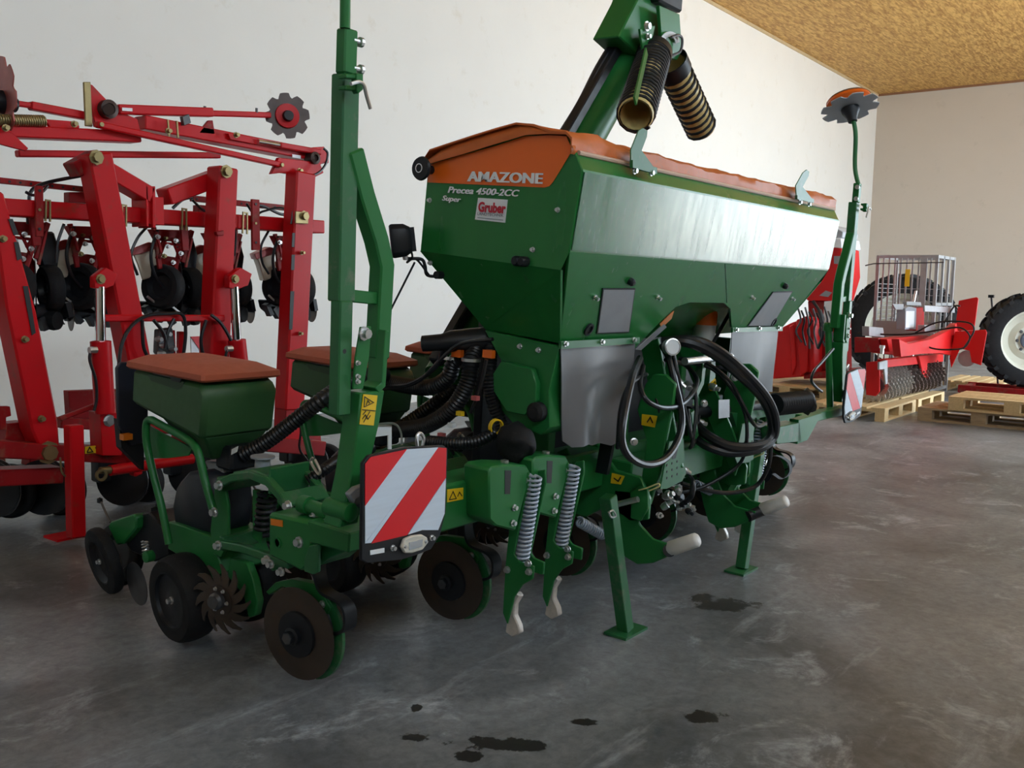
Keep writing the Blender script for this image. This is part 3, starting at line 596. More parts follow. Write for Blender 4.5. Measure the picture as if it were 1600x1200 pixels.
# ---- row unit (built once at the near end, copied along the toolbar)
def star_wheel(c, ax, r_in, r_out, n_, th, m, parent, name, hubm=None):
    ax = Vector(ax).normalized(); a = ax.orthogonal().normalized(); q = ax.cross(a); b = B()
    b.lathe(c, ax, [(r_in * .35, -th), (r_in, -th), (r_in, th), (r_in * .35, th)], 24)
    for k in range(n_):
        t0 = 2 * math.pi * k / n_; loops = []
        for i in range(5):
            fr_ = i / 4; r_ = r_in * .92 + (r_out - r_in * .92) * fr_; th_ = t0 + .42 * fr_ ** 1.6; wv = (.5 * (1 - fr_) + .22 + .5 * math.sin(math.pi * fr_) * .6) * r_in * .36
            d = a * math.cos(th_) + q * math.sin(th_); p = -a * math.sin(th_) + q * math.cos(th_)
            cc = Vector(c) + d * r_ - ax * (.012 * fr_); loops.append([cc - p * wv - ax * th * .5, cc + p * wv - ax * th * .5, cc + p * wv + ax * th * .5, cc - p * wv + ax * th * .5])
        b.loft(loops)
    o = b.build(name, m, parent, ang=30); return o
def tyre(c, ax, R, w_, m, parent, name, rim=None, flush=False):
    # rounded tyre with sidewall and dished rim, centred on c
    pr = [(R * .62, -w_ * .5), (R * .90, -w_ * .5), (R * .97, -w_ * .38), (R, -w_ * .15), (R, w_ * .15), (R * .97, w_ * .38), (R * .90, w_ * .5), (R * .62, w_ * .5)]
    o = B().lathe(c, ax, pr, 36, False).build(name, m, parent)
    if flush: B().lathe(c, ax, [(0, -w_ * .4), (R * .66, -w_ * .45), (R * .66, w_ * .5), (R * .63, w_ * .5), (R * .60, w_ * .40), (R * .3, w_ * .36), (R * .2, w_ * .40), (0, w_ * .40)], 30, False).build(name + '_rim', rim or BLACK, o)
    else: B().lathe(c, ax, [(0, -w_ * .30), (R * .2, -w_ * .32), (R * .24, -w_ * .18), (R * .55, -w_ * .12), (R * .62, -w_ * .5), (R * .66, -w_ * .5), (R * .66, w_ * .5), (R * .62, w_ * .5), (R * .5, w_ * .1), (0, w_ * .1)], 30, False).build(name + '_rim', rim or BLACK, o)
    return o
XU = 2.15
ru = B()
ru.ext(LL([(335, 758), (349, 752), (356, 790), (356, 850), (345, 872), (332, 866), (328, 830)], x=2.03), (.014, 0, 0))
ru.ext(LL([(262, 815), (285, 822), (335, 840), (340, 868), (350, 895), (330, 905), (300, 880), (262, 858)], x=2.04), (.22, 0, 0))
ru.ext(LL([(335, 758), (349, 752), (356, 790), (356, 850), (345, 872), (332, 866), (328, 830)], x=2.24), (.014, 0, 0))
unit = ru.build('row_unit', GREEN, PL, bevel=.004)
# parallel linkage, cast upper and lower arms with windows
def arm(pts, x, w_, name):
    o = B()
    for xx in (x, x + .16): o.path([L(u, v, x=x) + Vector((xx - x, 0, 0)) for u, v in pts], w_, .028, (1, 0, 0))
    mid = pts[len(pts) // 2]; o.path([L(*pts[0], x=x), L(*pts[0], x=x) + Vector((.17, 0, 0))], .03, .05, (0, 0, 1)); o.path([L(*mid, x=x), L(*mid, x=x) + Vector((.17, 0, 0))], .012, .09, (0, 0, 1))
    if len(pts) > 4:
        o.path([L(u, v - 6, x=x) + Vector((.08, 0, 0)) for u, v in pts[1:4]], .012, .17, (1, 0, 0)); o.path([L(u, v - 6, x=x) + Vector((.08, 0, 0)) for u, v in pts[4:]], .012, .17, (1, 0, 0))
    return o.build(name, DUSTY, unit, bevel=.004)
arm([(342, 757), (365, 746), (395, 742), (420, 752), (440, 775), (452, 798)], 2.0, .028, 'upper_arm')
arm([(345, 850), (380, 856), (425, 872), (455, 882)], 2.0, .028, 'lower_arm')
for q in ((344, 758), (342, 852), (336, 800), (418, 875), (451, 790)): bolt(L(*q, x=1.985), NX, .012, STEEL, unit, 'pivot_bolt', .018)
B().ext(LL([(395, 765), (412, 770), (415, 800), (408, 850), (395, 840)], x=2.08), (.02, 0, 0)).build('carrier_plate', GREEN, unit)
B().coil(L(418, 770, x=2.08), L(412, 832, x=2.08), .03, .008, 7).build('load_spring', BLACK, unit)
sp_ = B().lathe(L(410, 737, x=2.1), (0, 0, 1), [(.055, 0), (.055, .006), (.028, .012), (.026, .045), (.042, .05), (.042, .056), (0, .056)], 20).build('depth_spool', GREYP, unit)
# seed hopper
xa, xb = 1.985, 2.305
npf = LL([(206, 574), (313, 599), (321, 618), (314, 690), (262, 662), (203, 630)], x=xa)
h = B(); shf = lambda p, x, k=0: Vector((x, p.y, p.z + k))
fr_ = [shf(p, xb) for p in npf]
h.loft([[shf(p, xa + .012) for p in npf]] + [npf and [shf(p, xa + .012) for p in npf]] + [fr_], True) if False else h.ext(npf, (xb - xa, 0, 0))
hop = h.build('seed_hopper', PLGREEN, unit, bevel=.018, ang=40)
y0, y1, zb = npf[3].y, npf[5].y, npf[4].z
B().loft([[Vector((x, y, z)) for x, y, z in ((xa + .02, y0 + .01, npf[3].z + .01), (xb - .02, y0 + .01, npf[3].z + .01), (xb - .02, y1 - .16, zb + .02), (xa + .02, y1 - .16, zb + .02))],
          [Vector((x, y, z)) for x, y, z in ((2.07, y0 + .05, npf[3].z - .085), (2.23, y0 + .05, npf[3].z - .085), (2.23, y0 + .16, npf[3].z - .085), (2.07, y0 + .16, npf[3].z - .085))]]).build('hopper_funnel', PLGREEN, hop and unit, bevel=.006)
# hopper side grip and latch; the recess's shade is put into a darker green
B().ext(LL([(230, 584), (288, 597), (283, 606), (277, 609), (236, 595)], x=xa - .001), (.003, 0, 0)).build('grip_recess', mat('recess_shade_green', (.012, .045, .014), .5), unit)
B().ext(LL([(236, 580), (284, 591), (281, 598), (268, 595), (266, 590), (240, 585)], x=xa - .004), (.006, 0, 0)).build('lid_latch', BLACK, unit)
# lid
zt = npf[0].z + .004; ya, yb = npf[1].y - .022, npf[0].y + .02
def rct(x0, x1, y0_, y1_, z, k): return [Vector(p) for p in ((x0 + k, y0_, z), (x1 - k, y0_, z), (x1, y0_ + k, z), (x1, y1_ - k, z), (x1 - k, y1_, z), (x0 + k, y1_, z), (x0, y1_ - k, z), (x0, y0_ + k, z))]
B().loft([rct(xa - .004, xb + .004, ya, yb, zt - .008, .01), rct(xa - .012, xb + .012, ya - .008, yb + .008, zt, .01), rct(xa - .010, xb + .010, ya - .006, yb + .006, zt + .018, .01), rct(xa + .03, xb - .03, ya + .06, yb - .03, zt + .042, .03), rct(xa + .07, xb - .07, ya + .15, yb - .06, zt + .046, .03)]).build('hopper_lid', LID, unit, ang=25)
# metering housing, hoop, hoses
mh = [(272, 835), (266, 790), (272, 758), (290, 738), (318, 735), (332, 750), (336, 800), (332, 838)]
B().ext(LL(mh, x=2.06), (.18, 0, 0)).build('singling_housing', mat('blue_black_plastic', (.016, .018, .026), .45), unit, bevel=.02, ang=50)
B().ext(LL([(318, 720), (345, 722), (352, 770), (338, 772), (330, 745)], x=2.12), (.10, 0, 0)).build('seed_duct', PLATE, unit, bevel=.006)
B().box(L(370, 712, x=2.16) - Vector((.06, .05, .045)), L(370, 712, x=2.16) + Vector((.06, .05, .045))).build('drive_motor', BLACK, unit, bevel=.01)
B().ext(LL([(362, 702), (372, 697), (370, 706), (361, 711)], x=2.095), (.002, 0, 0)).build('type_label', WHITE, unit)
B().tube(catmull([L(u, v, x=2.0) for u, v in ((264, 850), (252, 790), (237, 730), (229, 690), (229, 662), (236, 656), (250, 663), (290, 685), (305, 698), (312, 715), (320, 750), (334, 800))], 6), .0145, 12).build('guard_hoop', GREEN, unit)
B().ext(LL([(231, 664), (260, 680), (300, 700), (294, 712), (262, 716), (230, 716)], x=2.03), (.006, 0, 0)).build('guard_plate', GREEN, unit)
# gauge wheels, seed discs, closing wheels
gx = 1.955
for k_, xx in enumerate((gx, 2.345)):
    cw = L(268, 938, x=gx) + Vector((xx - gx, 0, 0)); axw = Vector((-1, .10 if k_ == 0 else -.10, -.06))
    tw = tyre(cw + Vector((.05 if k_ == 0 else -.05, 0, 0)), axw, .162, .12, RUBBER, unit, 'gauge_wheel', BLACK, True)
    bolt(cw + axw.normalized() * -.002, axw, .010, STEEL, tw, 'hub_bolt', .02)
    for i in range(5):
        th = i * 1.257 + .4; bolt(cw + Vector((.03, math.cos(th) * .06, math.sin(th) * .06)), axw, .004, STEEL, tw, 'rim_bolt', .01)
for s_ in (-1, 1):
    B().lathe(L(300, 925, x=2.12) + Vector((.03 + s_ * .012, 0, 0)), Vector((1, .06 * s_, 0)), [(0, -.006), (.05, -.006), (.150, -.0015), (.150, .0015), (.05, .006), (0, .006)], 30).build('seed_disc', RUST, unit)
sw = star_wheel(L(343, 938, x=1.955), Vector((-1, -.22, -.05)), .056, .126, 13, .005, RUST, unit, 'row_cleaner_star')
B().lathe(L(341, 938, x=1.945), Vector((-1, -.22, 0)), [(.030, 0), (.030, .015), (.022, .025), (.022, .03), (0, .03)], 18).build('star_hub', DSTEEL, sw)
for i in range(6):
    th = i * 1.047; bolt(L(343, 938, x=1.945) + Vector((0, math.cos(th) * .042, math.sin(th) * .042)), NX, .005, STEEL, sw, 'hub_bolt', .008)
sw2 = star_wheel(L(352, 925, x=2.0) + Vector((.34, 0, 0)), Vector((1, -.22, -.05)), .056, .126, 13, .005, RUST, unit, 'row_cleaner_star')
B().ext(LL([(360, 872), (385, 880), (395, 905), (402, 940), (398, 962), (388, 966), (380, 930), (355, 900)], x=2.03), (.03, 0, 0)).build('cleaner_bracket', GREEN, unit, bevel=.003)
for k_, (u, v, xx, a2) in enumerate(((163, 876, 2.02, .16), (186, 866, 2.24, -.16))):
    cw = L(u, v, x=xx); tw = tyre(cw, Vector((-1, a2, -.22 if k_ == 0 else .22)), .14, .05, RUBBER, unit, 'closing_wheel', BLACK)
    bolt(cw + Vector((-.02, 0, 0)), NX, .008, STEEL, tw, 'hub_bolt', .014)
B().lathe(L(214, 912, x=2.05), Vector((-1, .12, -.1)), [(0, -.004), (.088, -.002), (.088, .002), (0, .004)], 28).build('catch_roller', DSTEEL, unit)
B().ext(LL([(168, 822), (172, 815), (208, 803), (213, 808), (212, 826), (192, 850), (182, 852)], x=2.04), (.05, 0, 0)).build('closing_cover', GREEN, unit, bevel=.006)
B().ext(LL([(210, 806), (232, 800), (262, 830), (265, 868), (240, 878), (205, 862), (196, 850), (214, 828)], x=2.07), (.12, 0, 0)).build('closing_frame', BLACK, unit, bevel=.006)
B().tube([L(172, 816, x=2.1), L(158, 785, x=2.12)], .005, 6).build('adjust_lever', DSTEEL, unit)
B().lathe(L(156, 782, x=2.12), (0, 0, 1), [(0, -.014), (.012, -.008), (.012, .008), (0, .014)], 12).build('lever_knob', BLACK, unit)
B().ext(LL([(224, 790), (243, 787), (243, 791), (236, 794), (236, 803), (230, 803), (230, 796), (224, 794)], x=2.1), (.03, 0, 0)).build('handle_grip', DSTEEL, unit)
B().coil(L(226, 845, x=2.03), L(229, 872, x=2.03), .012, .0035, 6).build('small_spring', STEEL, unit)
B().lathe(L(238, 868, x=2.03), NX, [(.022, 0), (.022, .03), (.012, .034), (0, .034)], 14).build('pivot_boss', GREEN, unit)
# fertiliser opener: disc, blade carrier and flat spring
cd = L(466, 990, x=2.0); axd = Vector((-1, -.10, -.03))
fd = B().lathe(cd, axd, [(0, .012), (.055, .012), (.062, .004), (.155, .0015), (.155, -.0015), (.06, -.004), (0, -.004)], 40).build('opener_disc', RUST, unit)
B().lathe(cd, axd, [(.078, .002), (.076, .014), (.030, .018), (.030, .034), (.022, .038), (.022, .05), (0, .052)], 24).build('disc_hub', BLACK, fd)
B().lathe(cd + axd * .03, axd, [(.020, 0), (.020, .024), (0, .024)], 6).build('hub_nut', DSTEEL, fd)
cb = cd + Vector((.035, -.012, .003)); arc = []
for i in range(17):
    th = math.radians(-75 + i * 150 / 16); arc.append((th))
ob = [cb + Vector((0, -math.cos(t) * .160, math.sin(t) * .160)) for t in arc] + [cb + Vector((0, -math.cos(t) * .12, math.sin(t) * .13)) for t in reversed(arc)]
B().ext(ob, (.012, 0, 0)).build('opener_blade', DUSTY, unit)
B().ext(LL([(415, 925), (430, 910), (455, 905), (490, 912), (508, 935), (516, 950), (512, 960), (500, 960), (488, 948), (470, 922), (440, 917), (420, 930)], x=2.03), (.03, 0, 0)).build('opener_bracket', GREEN, unit, bevel=.002)
bolt(L(504, 944, x=2.028), NX, .009, STEEL, unit, 'bracket_bolt', .014)
B().path(catmull([L(u, v, x=2.05) for u, v in ((506, 870), (499, 880), (501, 905), (510, 924), (535, 938), (546, 955), (545, 980), (530, 987), (512, 980), (502, 962))], 6), .010, .05, (1, 0, 0)).build('flat_spring', BLACK, unit, ang=60)
# two thick air hoses running to the unit
ribbed([L(u, v, x=x) for u, v, x in ((378, 712, 2.15), (420, 688, 2.2), (470, 650, 2.25), (512, 618, 2.3), (560, 590, 2.5), (600, 585, 2.7))], .030, .014).build('corrugated_hose', HOSE, unit)
ribbed([L(u, v, x=x) for u, v, x in ((480, 752, 2.15), (505, 735, 2.2), (528, 720, 2.3), (580, 700, 2.5))], .022, .012).build('corrugated_hose', HOSE, unit)
B().tube(catmull([L(u, v, x=2.1) for u, v in ((489, 715), (486, 722), (497, 740), (500, 735), (492, 718))]), .005, 6).build('hose_clip', mat('bare_wire', (.5, .45, .38), .4, metal=.7), unit)
for i in range(1, 6): copy_tree(unit, PL, (0.75 * i, 0, 0))
# rear lamp board behind the first unit
rb = B().ext([L(u, v, y=1.75) for u, v in ((183, 575), (190, 566), (225, 566), (232, 575), (232, 690), (205, 698), (186, 665))], (0, .02, 0)).build('rear_board', mat('navy_black_panel', (.012, .014, .024), .4), PL, bevel=.004)
B().box(L(196, 682, y=1.74) - Vector((.02, .02, .012)), L(196, 682, y=1.74) + Vector((.02, .01, .012))).build('amber_lamp', AMBER, rb)
B().ext([L(u, v, y=1.76) for u, v in ((186, 655), (205, 690), (225, 690), (225, 735), (190, 700))], (0, .04, 0)).build('board_post', BLACK, rb)

# ---- wheel mark eradicator tines
xt = 2.62
tu = B()
tu.ext(LL([(816, 738), (826, 738), (825, 758), (803, 866), (812, 878), (834, 885), (832, 905), (816, 914), (803, 933), (799, 950), (792, 976), (785, 958), (789, 885), (795, 826), (806, 800)], x=xt), (.010, 0, 0))
tu.ext(LL([(822, 740), (835, 738), (836, 760), (812, 870), (818, 878), (834, 885), (832, 905), (812, 900), (795, 880), (795, 826), (806, 800)], x=xt), (.010, 0, 0))
for i in range(len(tu.v) - 22, len(tu.v)): tu.v[i] = tu.v[i] + Vector((.062, 0, 0))
tine = tu.build('tine_assembly', GREEN, PL, bevel=.003)
B().coil(L(836, 742, x=xt + .028), L(815, 876, x=xt + .028), .0225, .0055, 20).build('coil_spring', SPRINGM, tine, ang=80)
for q in ((820, 750), (827, 893), (793, 890), (826, 880)): bolt(L(*q, x=xt), NX, .009, STEEL, tine, 'pivot_bolt', .014)
tp_ = LL([(806, 925), (812, 932), (804, 945), (803, 962), (810, 978), (812, 990), (800, 996), (789, 988), (792, 968), (796, 940)], x=xt + .02)
B().ext(tp_, (.028, 0, 0)).build('tine_tip', WORN, tine, bevel=.004)
tc_ = B().ext(LL([(764, 734), (770, 729), (790, 726), (823, 727), (830, 740), (806, 830), (775, 822), (765, 812)], y=.10), (0, .11, 0)).build('tine_clamp', GREEN, tine, bevel=.006)
B().ext(LL([(789, 735), (799, 735), (797, 772), (789, 772)], y=.099), (0, .002, 0)).build('clamp_slot', INK, tine)
bolt(L(788, 728, y=.14), (0, 0, 1), .014, STEEL, tine, 'clamp_bolt', .02)
for q in ((803, 793), (801, 817)): bolt(L(*q, y=.098), FY, .008, STEEL, tine, 'clamp_bolt', .014)
dx1 = L(862, 969, y=.1).x - L(800, 990, y=.1).x
for d in (dx1, L(1130, 850, y=.1).x - L(800, 990, y=.1).x, L(1160, 838, y=.1).x - L(800, 990, y=.1).x): copy_tree(tine, PL, (d, 0.0, 0))

# ---- three-point headstock
def both(fn):
    for s_ in (0, 1): fn((lambda p: Vector(p)) if s_ == 0 else mir, s_)
xs = 3.28
def head(f, s_):
    ex = lambda d: f((CX + d, 0, 0)) - f((CX, 0, 0))
    P = lambda pts, x=xs: [f(L(u, v, x=x)) for u, v in pts]
    hs = B().ext(P([(893, 700), (930, 690), (962, 735), (1000, 745), (1015, 780), (1012, 812), (985, 815), (950, 790), (915, 808), (885, 800), (868, 730)]), ex(.02)).build('headstock_plate', GREEN, PL, bevel=.004)
    B().ext(P([(1008, 600), (1020, 585), (1040, 585), (1055, 600), (1050, 640), (1030, 740), (1015, 790), (1000, 760), (1010, 690), (995, 640)], xs + .06), ex(.02)).build('mast_plate', GREEN, hs, bevel=.004)
    hq = lambda pts, y: [f(L(u, v, y=y)) for u, v in pts]
    yh = L(1050, 720, x=xs + .10).y
    B().ext(hq([(1046, 690), (1068, 685), (1069, 705), (1072, 740), (1066, 752), (1042, 764), (1032, 764)], yh), (0, .008, 0)).build('hole_plate', DUSTY, hs, bevel=.001)
    for i in range(9): B().lathe(f(L(1042 + (i % 3) * 8, 727 + (i // 3) * 10 - (i % 3) * 3, y=yh)), FY, [(.005, 0), (.005, .0015), (0, .0015)], 10).build('bored_hole', INK, hs)
    B().ext(hq([(1054, 700), (1060, 698), (1056, 716), (1050, 718)], yh - .001), (0, .001, 0)).build('bored_hole', INK, hs)
    # curved lower link hook with wrapped pin
    hk = B()
    for xx in (xs, xs + .075):
        hk.ext(P([(960, 765), (985, 768), (988, 790), (1000, 820), (1020, 842), (1045, 850), (1056, 853), (1048, 868), (1020, 880), (995, 882), (975, 870), (966, 840), (958, 800)], xx), ex(.012))
    hko = hk.build('lower_hitch_hook', GREEN, PL, bevel=.004)
    B().cyl(f(L(1046, 860, x=xs + .0)), f(L(1046, 860, x=xs + .09)), .026).build('hitch_boss', BLACK, hko)
    wp = f(L(1046, 858, x=xs + .02)); wq = f(L(1090, 843, x=xs + .02))
    B().tube([wp, wp.lerp(wq, .08), wp.lerp(wq, .95), wq], [.026, .031, .029, .024], 14).build('wrapped_pin', WRAP, hko, ang=60)
    B().cyl(f(L(965, 788, x=xs - .04)), f(L(997, 780, x=xs - .04)), .012).build('hitch_pin', STEEL, hko)
    B().lathe(f(L(963, 788, x=xs - .04)), NX, [(0, -.014), (.016, -.008), (.016, .008), (0, .014)], 14).build('pin_knob', BLACK, hko)
    B().ext(P([(985, 768), (998, 760), (1012, 765), (1012, 795), (1000, 815), (985, 810)], xs - .02), ex(.016)).build('pin_lug', GREEN, hko, bevel=.003)
    B().tube(catmull([f(L(u, v, x=xs - .03)) for u, v in ((998, 766), (1012, 762), (1028, 756), (1030, 760), (1014, 767))]), .003, 6).build('tether', mat('yellow_cord', (.7, .65, .3), .5), hko)
    # parking foot
    pf = B().bar(f(L(950, 775, y=.03)), f(L(977, 986, y=.0)) + Vector((0, 0, .006)), .050, .050).build('parking_leg', DUSTY, PL, bevel=.003)
    cpl = f(L(978, 988, y=.0)); cpl.z = .002
    B().box(cpl + Vector((-.085, -.05, 0)), cpl + Vector((.085, .05, .010))).build('foot_plate', DUSTY, pf)
    B().tube(catmull([f(L(u, v, y=-.01)) for u, v in ((952, 800), (958, 798), (962, 806), (955, 808), (951, 800))]), .004, 6).build('spring_clip', STEEL, pf)
both(head)
B().box((3.32, .09, L(900, 800, y=.1).z), (4.18, .2, L(900, 745, y=.1).z)).build('headstock_beam', GREEN, PL, bevel=.006)
# yellow stickers on the headstock
for pts, pic in (([(956, 739), (976, 744), (970, 757), (954, 755)], [(959, 747), (966, 752), (970, 745)]), ([(1003, 647), (1027, 650), (1023, 668), (1002, 664)], [(1011, 660), (1016, 652), (1020, 661)])):
    xk = xs - .003 if pts[0][0] < 1000 else xs + .057
    so = B().ext(LL(pts, x=xk), (.002, 0, 0)).build('warning_sticker', YELLOW, PL)
    B().path(LL(pic, x=xk - .002), .005, .001, (1, 0, 0)).build('pictogram', INK, so)
# frame behind the headstock, with an added dark backing
B().ext(LL([(850, 715), (885, 700), (905, 745), (900, 790), (850, 770)], x=3.05), (.012, 0, 0)).build('frame_gusset', GREEN, PL, bevel=.003)
B().box((2.85, .50, .50), (4.65, .54, 1.24)).build('recess_shade_back', BLACK, PL, bevel=.004)  # added backing; the shade of the recess is put into its black colour
for xx in (2.95, 3.5, 4.0, 4.5): B().box((xx, .25, .55), (xx + .05, .34, 1.10)).build('frame_upright', GREEN, PL, bevel=.004)
for sx_ in (-1, 1): B().bar(Vector((CX + sx_ * .28, -.02, .62)), Vector((CX + sx_ * .16, .20, 1.12)), .09, .014, (1, 0, 0)).build('mast_strut', GREEN, PL, bevel=.003)
B().cyl(Vector((CX - .22, .0, 1.06)), Vector((CX + .22, .0, 1.06)), .016).build('top_link_pin', STEEL, PL)
# slotted black bracket and hose clips
B().ext(LL([(938, 690), (957, 694), (948, 742), (930, 738)], x=3.2), (.02, 0, 0)).build('slotted_bracket', BLACK, PL)
# ---- drive shaft with wrapped end
pt0, pt1 = L(1075, 645, y=.12), L(1215, 632, y=.02)
sh = B().tube([pt0, pt0.lerp(pt1, .6), pt1], .030, 16).build('drive_shaft', BLACK, PL)
e0, e1 = L(1210, 632, y=.0), L(1258, 627, y=-.04)
ribbed([e0, e0.lerp(e1, .5), e1], .058, .024, .006, 16).build('shaft_guard', BLACK, sh)
pb = B().lathe(e1, e1 - e0, [(.056, -.02), (.06, 0), (.045, .03), (.02, .06), (0, .07)], 18)
for v_ in pb.v: v_ += Vector((1, 1, 1)) * (noise.noise(v_ * 26) * .03)
pb.build('plastic_bag_cap', BAG, sh, ang=70)
B().ext(LL([(1123, 625), (1140, 624), (1140, 652), (1123, 654)], y=.0), (0, .002, 0)).build('shaft_label', PLATE, sh)
# pressure gauge
gp = L(1049, 542, y=-.02)
pg = B().lathe(gp, Vector((-.55, -.75, .1)), [(.030, -.025), (.034, 0), (.034, .014), (.029, .016), (.029, .012), (0, .012)], 22).build('pressure_gauge', STEEL, PL)
B().lathe(gp + Vector((-.55, -.75, .1)).normalized() * .013, Vector((-.55, -.75, .1)), [(.028, 0), (.028, .001), (0, .001)], 22).build('gauge_dial', WHITE, pg)
# ---- hydraulic hoses
HS = [
 (.014, [(1000, 560, .1), (988, 590, -.02), (975, 650, -.10), (972, 690, -.12), (985, 715, -.13), (1012, 726, -.13), (1040, 716, -.12), (1060, 685, -.1), (1065, 650, -.08), (1055, 600, -.05), (1045, 560, 0), (1035, 540, .06)]),
 (.010, [(1005, 572, .08), (1000, 600, 0), (1010, 625, -.05), (1035, 637, -.07), (1065, 632, -.06), (1085, 610, -.03), (1088, 590, .02), (1070, 570, .08), (1040, 562, .1)]),
 (.022, [(1035, 535, .1), (1075, 535, 0), (1115, 553, -.08), (1155, 585, -.14), (1190, 620, -.18), (1206, 655, -.2), (1203, 685, -.2), (1180, 698, -.18), (1140, 697, -.1), (1105, 680, 0), (1085, 660, .1)]),
 (.018, [(1035, 533, .12), (1080, 530, 0), (1120, 545, -.09), (1165, 582, -.16), (1198, 620, -.2), (1212, 655, -.22), (1208, 685, -.21), (1185, 702, -.19), (1140, 708, -.1), (1100, 695, 0), (1080, 675, .1)]),
 (.008, [(1060, 560, .1), (1100, 565, 0), (1140, 595, -.1), (1160, 630, -.14), (1180, 665, -.15), (1200, 660, -.1)]),
 (.008, [(1060, 565, .1), (1110, 575, 0), (1145, 610, -.1), (1165, 650, -.14), (1165, 700, -.14), (1150, 730, -.1), (1100, 760, 0), (1060, 770, .08)]),
 (.010, [(1205, 690, -.16), (1200, 730, -.15), (1180, 760, -.1), (1140, 770, -.04), (1100, 765, .02), (1065, 755, .08)]),
 (.008, [(1050, 540, .0), (1060, 590, -.05), (1070, 640, -.05), (1082, 690, -.03), (1080, 680, 0), (1075, 640, .05)]),
 (.008, [(1085, 600, 0), (1088, 640, -.03), (1082, 690, -.04), (1078, 700, -.02), (1085, 690, .03), (1092, 650, .08)]),
 (.012, [(1070, 740, .05), (1082, 752, -.02), (1080, 775, -.03), (1070, 785, .02)]),
 (.009, [(965, 700, .05), (970, 640, 0), (985, 600, .0), (1010, 585, .05)]),
 (.007, [(1020, 600, .05), (1030, 640, 0), (1040, 690, 0), (1050, 720, .04)]),
 (.009, [(1090, 580, .1), (1130, 575, .02), (1170, 600, -.03), (1200, 640, -.02), (1210, 680, .0), (1190, 720, .05)]),
]
for r_, pts in HS: B().tube(catmull([L(u, v, y=y_) for u, v, y_ in pts]), r_, 9).build('hydraulic_hose', HOSE, PL)
for (u, v, y_) in ((1076, 603, .02), (1062, 598, .04), (1115, 605, .04), (1148, 590, .0), (1100, 630, .05), (1030, 760, .0), (1045, 775, .02), (1060, 765, .0), (1040, 790, .03), (1075, 790, .04), (1070, 735, .02), (1095, 660, .08), (1130, 680, .06), (1020, 700, .06), (990, 690, .08)):
    q = L(u, v, y=y_); d = Vector((random.uniform(-1, 1), -.6, random.uniform(-.6, .6)))
    fo = B().lathe(q, d, [(.012, -.02), (.016, -.01), (.016, .01), (.010, .012), (.010, .03), (0, .03)], 10).build('hose_coupling', STEEL, PL)
for i in range(10):
    q = L(1025 + (i * 37) % 60, 770 + (i * 23) % 40, y=.02 + .02 * (i % 3)); 
    B().lathe(q, Vector((.6 * math.sin(i * 2.1), -1, .5 * math.cos(i))), [(.008, -.015), (.014, -.005), (.014, .008), (.007, .01), (.007, .025), (0, .025)], 8).build('valve_fitting', STEEL if i % 3 else BLACK, PL)
yk = B().lathe(L(1110, 600, y=.08), FY, [(.014, 0), (.030, .004), (.030, .014), (.016, .02), (.014, .0)], 18, False).build('yellow_coupling_ring', YELLOW, PL)
# ---- far side frame beam that catches the light
B().ext(LL([(1212, 668), (1250, 660), (1252, 690), (1214, 694)], y=-.02), (0, .08, 0)).build('slide_beam', DUSTY, PL, bevel=.003)
B().ext(LL([(1248, 656), (1285, 645), (1276, 662), (1262, 688), (1246, 694)], y=-.02), (0, .05, 0)).build('beam_end_plate', GREEN, PL, bevel=.003)
B().path(catmull([L(u, v, y=.1) for u, v in ((1200, 715), (1215, 712), (1232, 722), (1234, 738), (1222, 748), (1208, 740))], 6), .006, .04, (1, 0, 0)).build('flat_spring', BLACK, PL, ang=60)
B().coil(L(1192, 700, y=.05), L(1183, 755, y=.05), .018, .005, 14).build('coil_spring', SPRINGM, PL, ang=80)
# ---- filling auger behind the tank
ya = .80
p0, p1 = L(697, 594, y=ya), L(996, 66, y=ya)
au = B().tube([p0, p1], .098, 26).build('auger_tube', GREEN, PL)
dr = (p1 - p0).normalized(); sd = Vector((-dr.z, 0, dr.x))
B().bar(p0 + sd * .126 + Vector((0, -.02, 0)), p1 + sd * .126 + Vector((0, -.02, 0)), .05, .05).build('auger_rail', BLACK, au, bevel=.006)
B().tube(catmull([p0.lerp(p1, .62) + sd * .13, p0.lerp(p1, .72) + sd * .125, p0.lerp(p1, .85) + sd * .14, p0.lerp(p1, 1.05) + sd * .12, p0.lerp(p1, 1.2) + sd * .14]), .022, 10).build('rail_cable', BLACK, au)
hd = LL([(967, 57), (996, 0), (1020, -60), (1040, -60), (1040, 0), (1045, 80), (1026, 84), (1012, 80), (998, 86)], y=ya - .11)
ah = B().ext(hd, (0, .15, 0)).build('auger_head', GREEN, PL, bevel=.006)
HEADY = mat('olive_lit_panel', (.14, .22, .06), .4)
B().ext(LL([(1030, 8), (1062, 22), (1066, 80), (1058, 94), (1044, 90), (1034, 60)], y=ya - .17), (0, .02, 0)).build('outlet_plate', GREEN, ah, bevel=.003)
sl = [(1033 + 2, 52)]
arcp = [L(1047 + 15 * math.cos(t), 66 + 17 * math.sin(t), y=ya - .185) for t in [math.radians(180 + 180 * i / 10) for i in range(11)]]
arci = [L(1047 + 9 * math.cos(t), 68 + 11 * math.sin(t), y=ya - .185) for t in [math.radians(180 + 180 * i / 10) for i in range(11)]]
B().ext(arcp + arci[::-1], (0, .004, 0)).build('indexing_plate', BOTTLE, ah)
B().tube(catmull(LL([(1049, 58), (1060, 55), (1066, 62), (1063, 80), (1049, 87)], y=ya - .20)), .007, 8).build('turn_handle', DSTEEL, ah)
B().ext(LL([(1000, 45), (1024, 40), (1014, 85), (1006, 88)], y=ya - .175), (0, .012, 0)).build('pivot_plate', GREEN, ah, bevel=.002)
for q, r_ in (((1010, 41), .016), ((1011, 57), .010)): bolt(L(*q, y=ya - .18), FY, r_, STEEL, ah, 'pivot_bolt', .02)
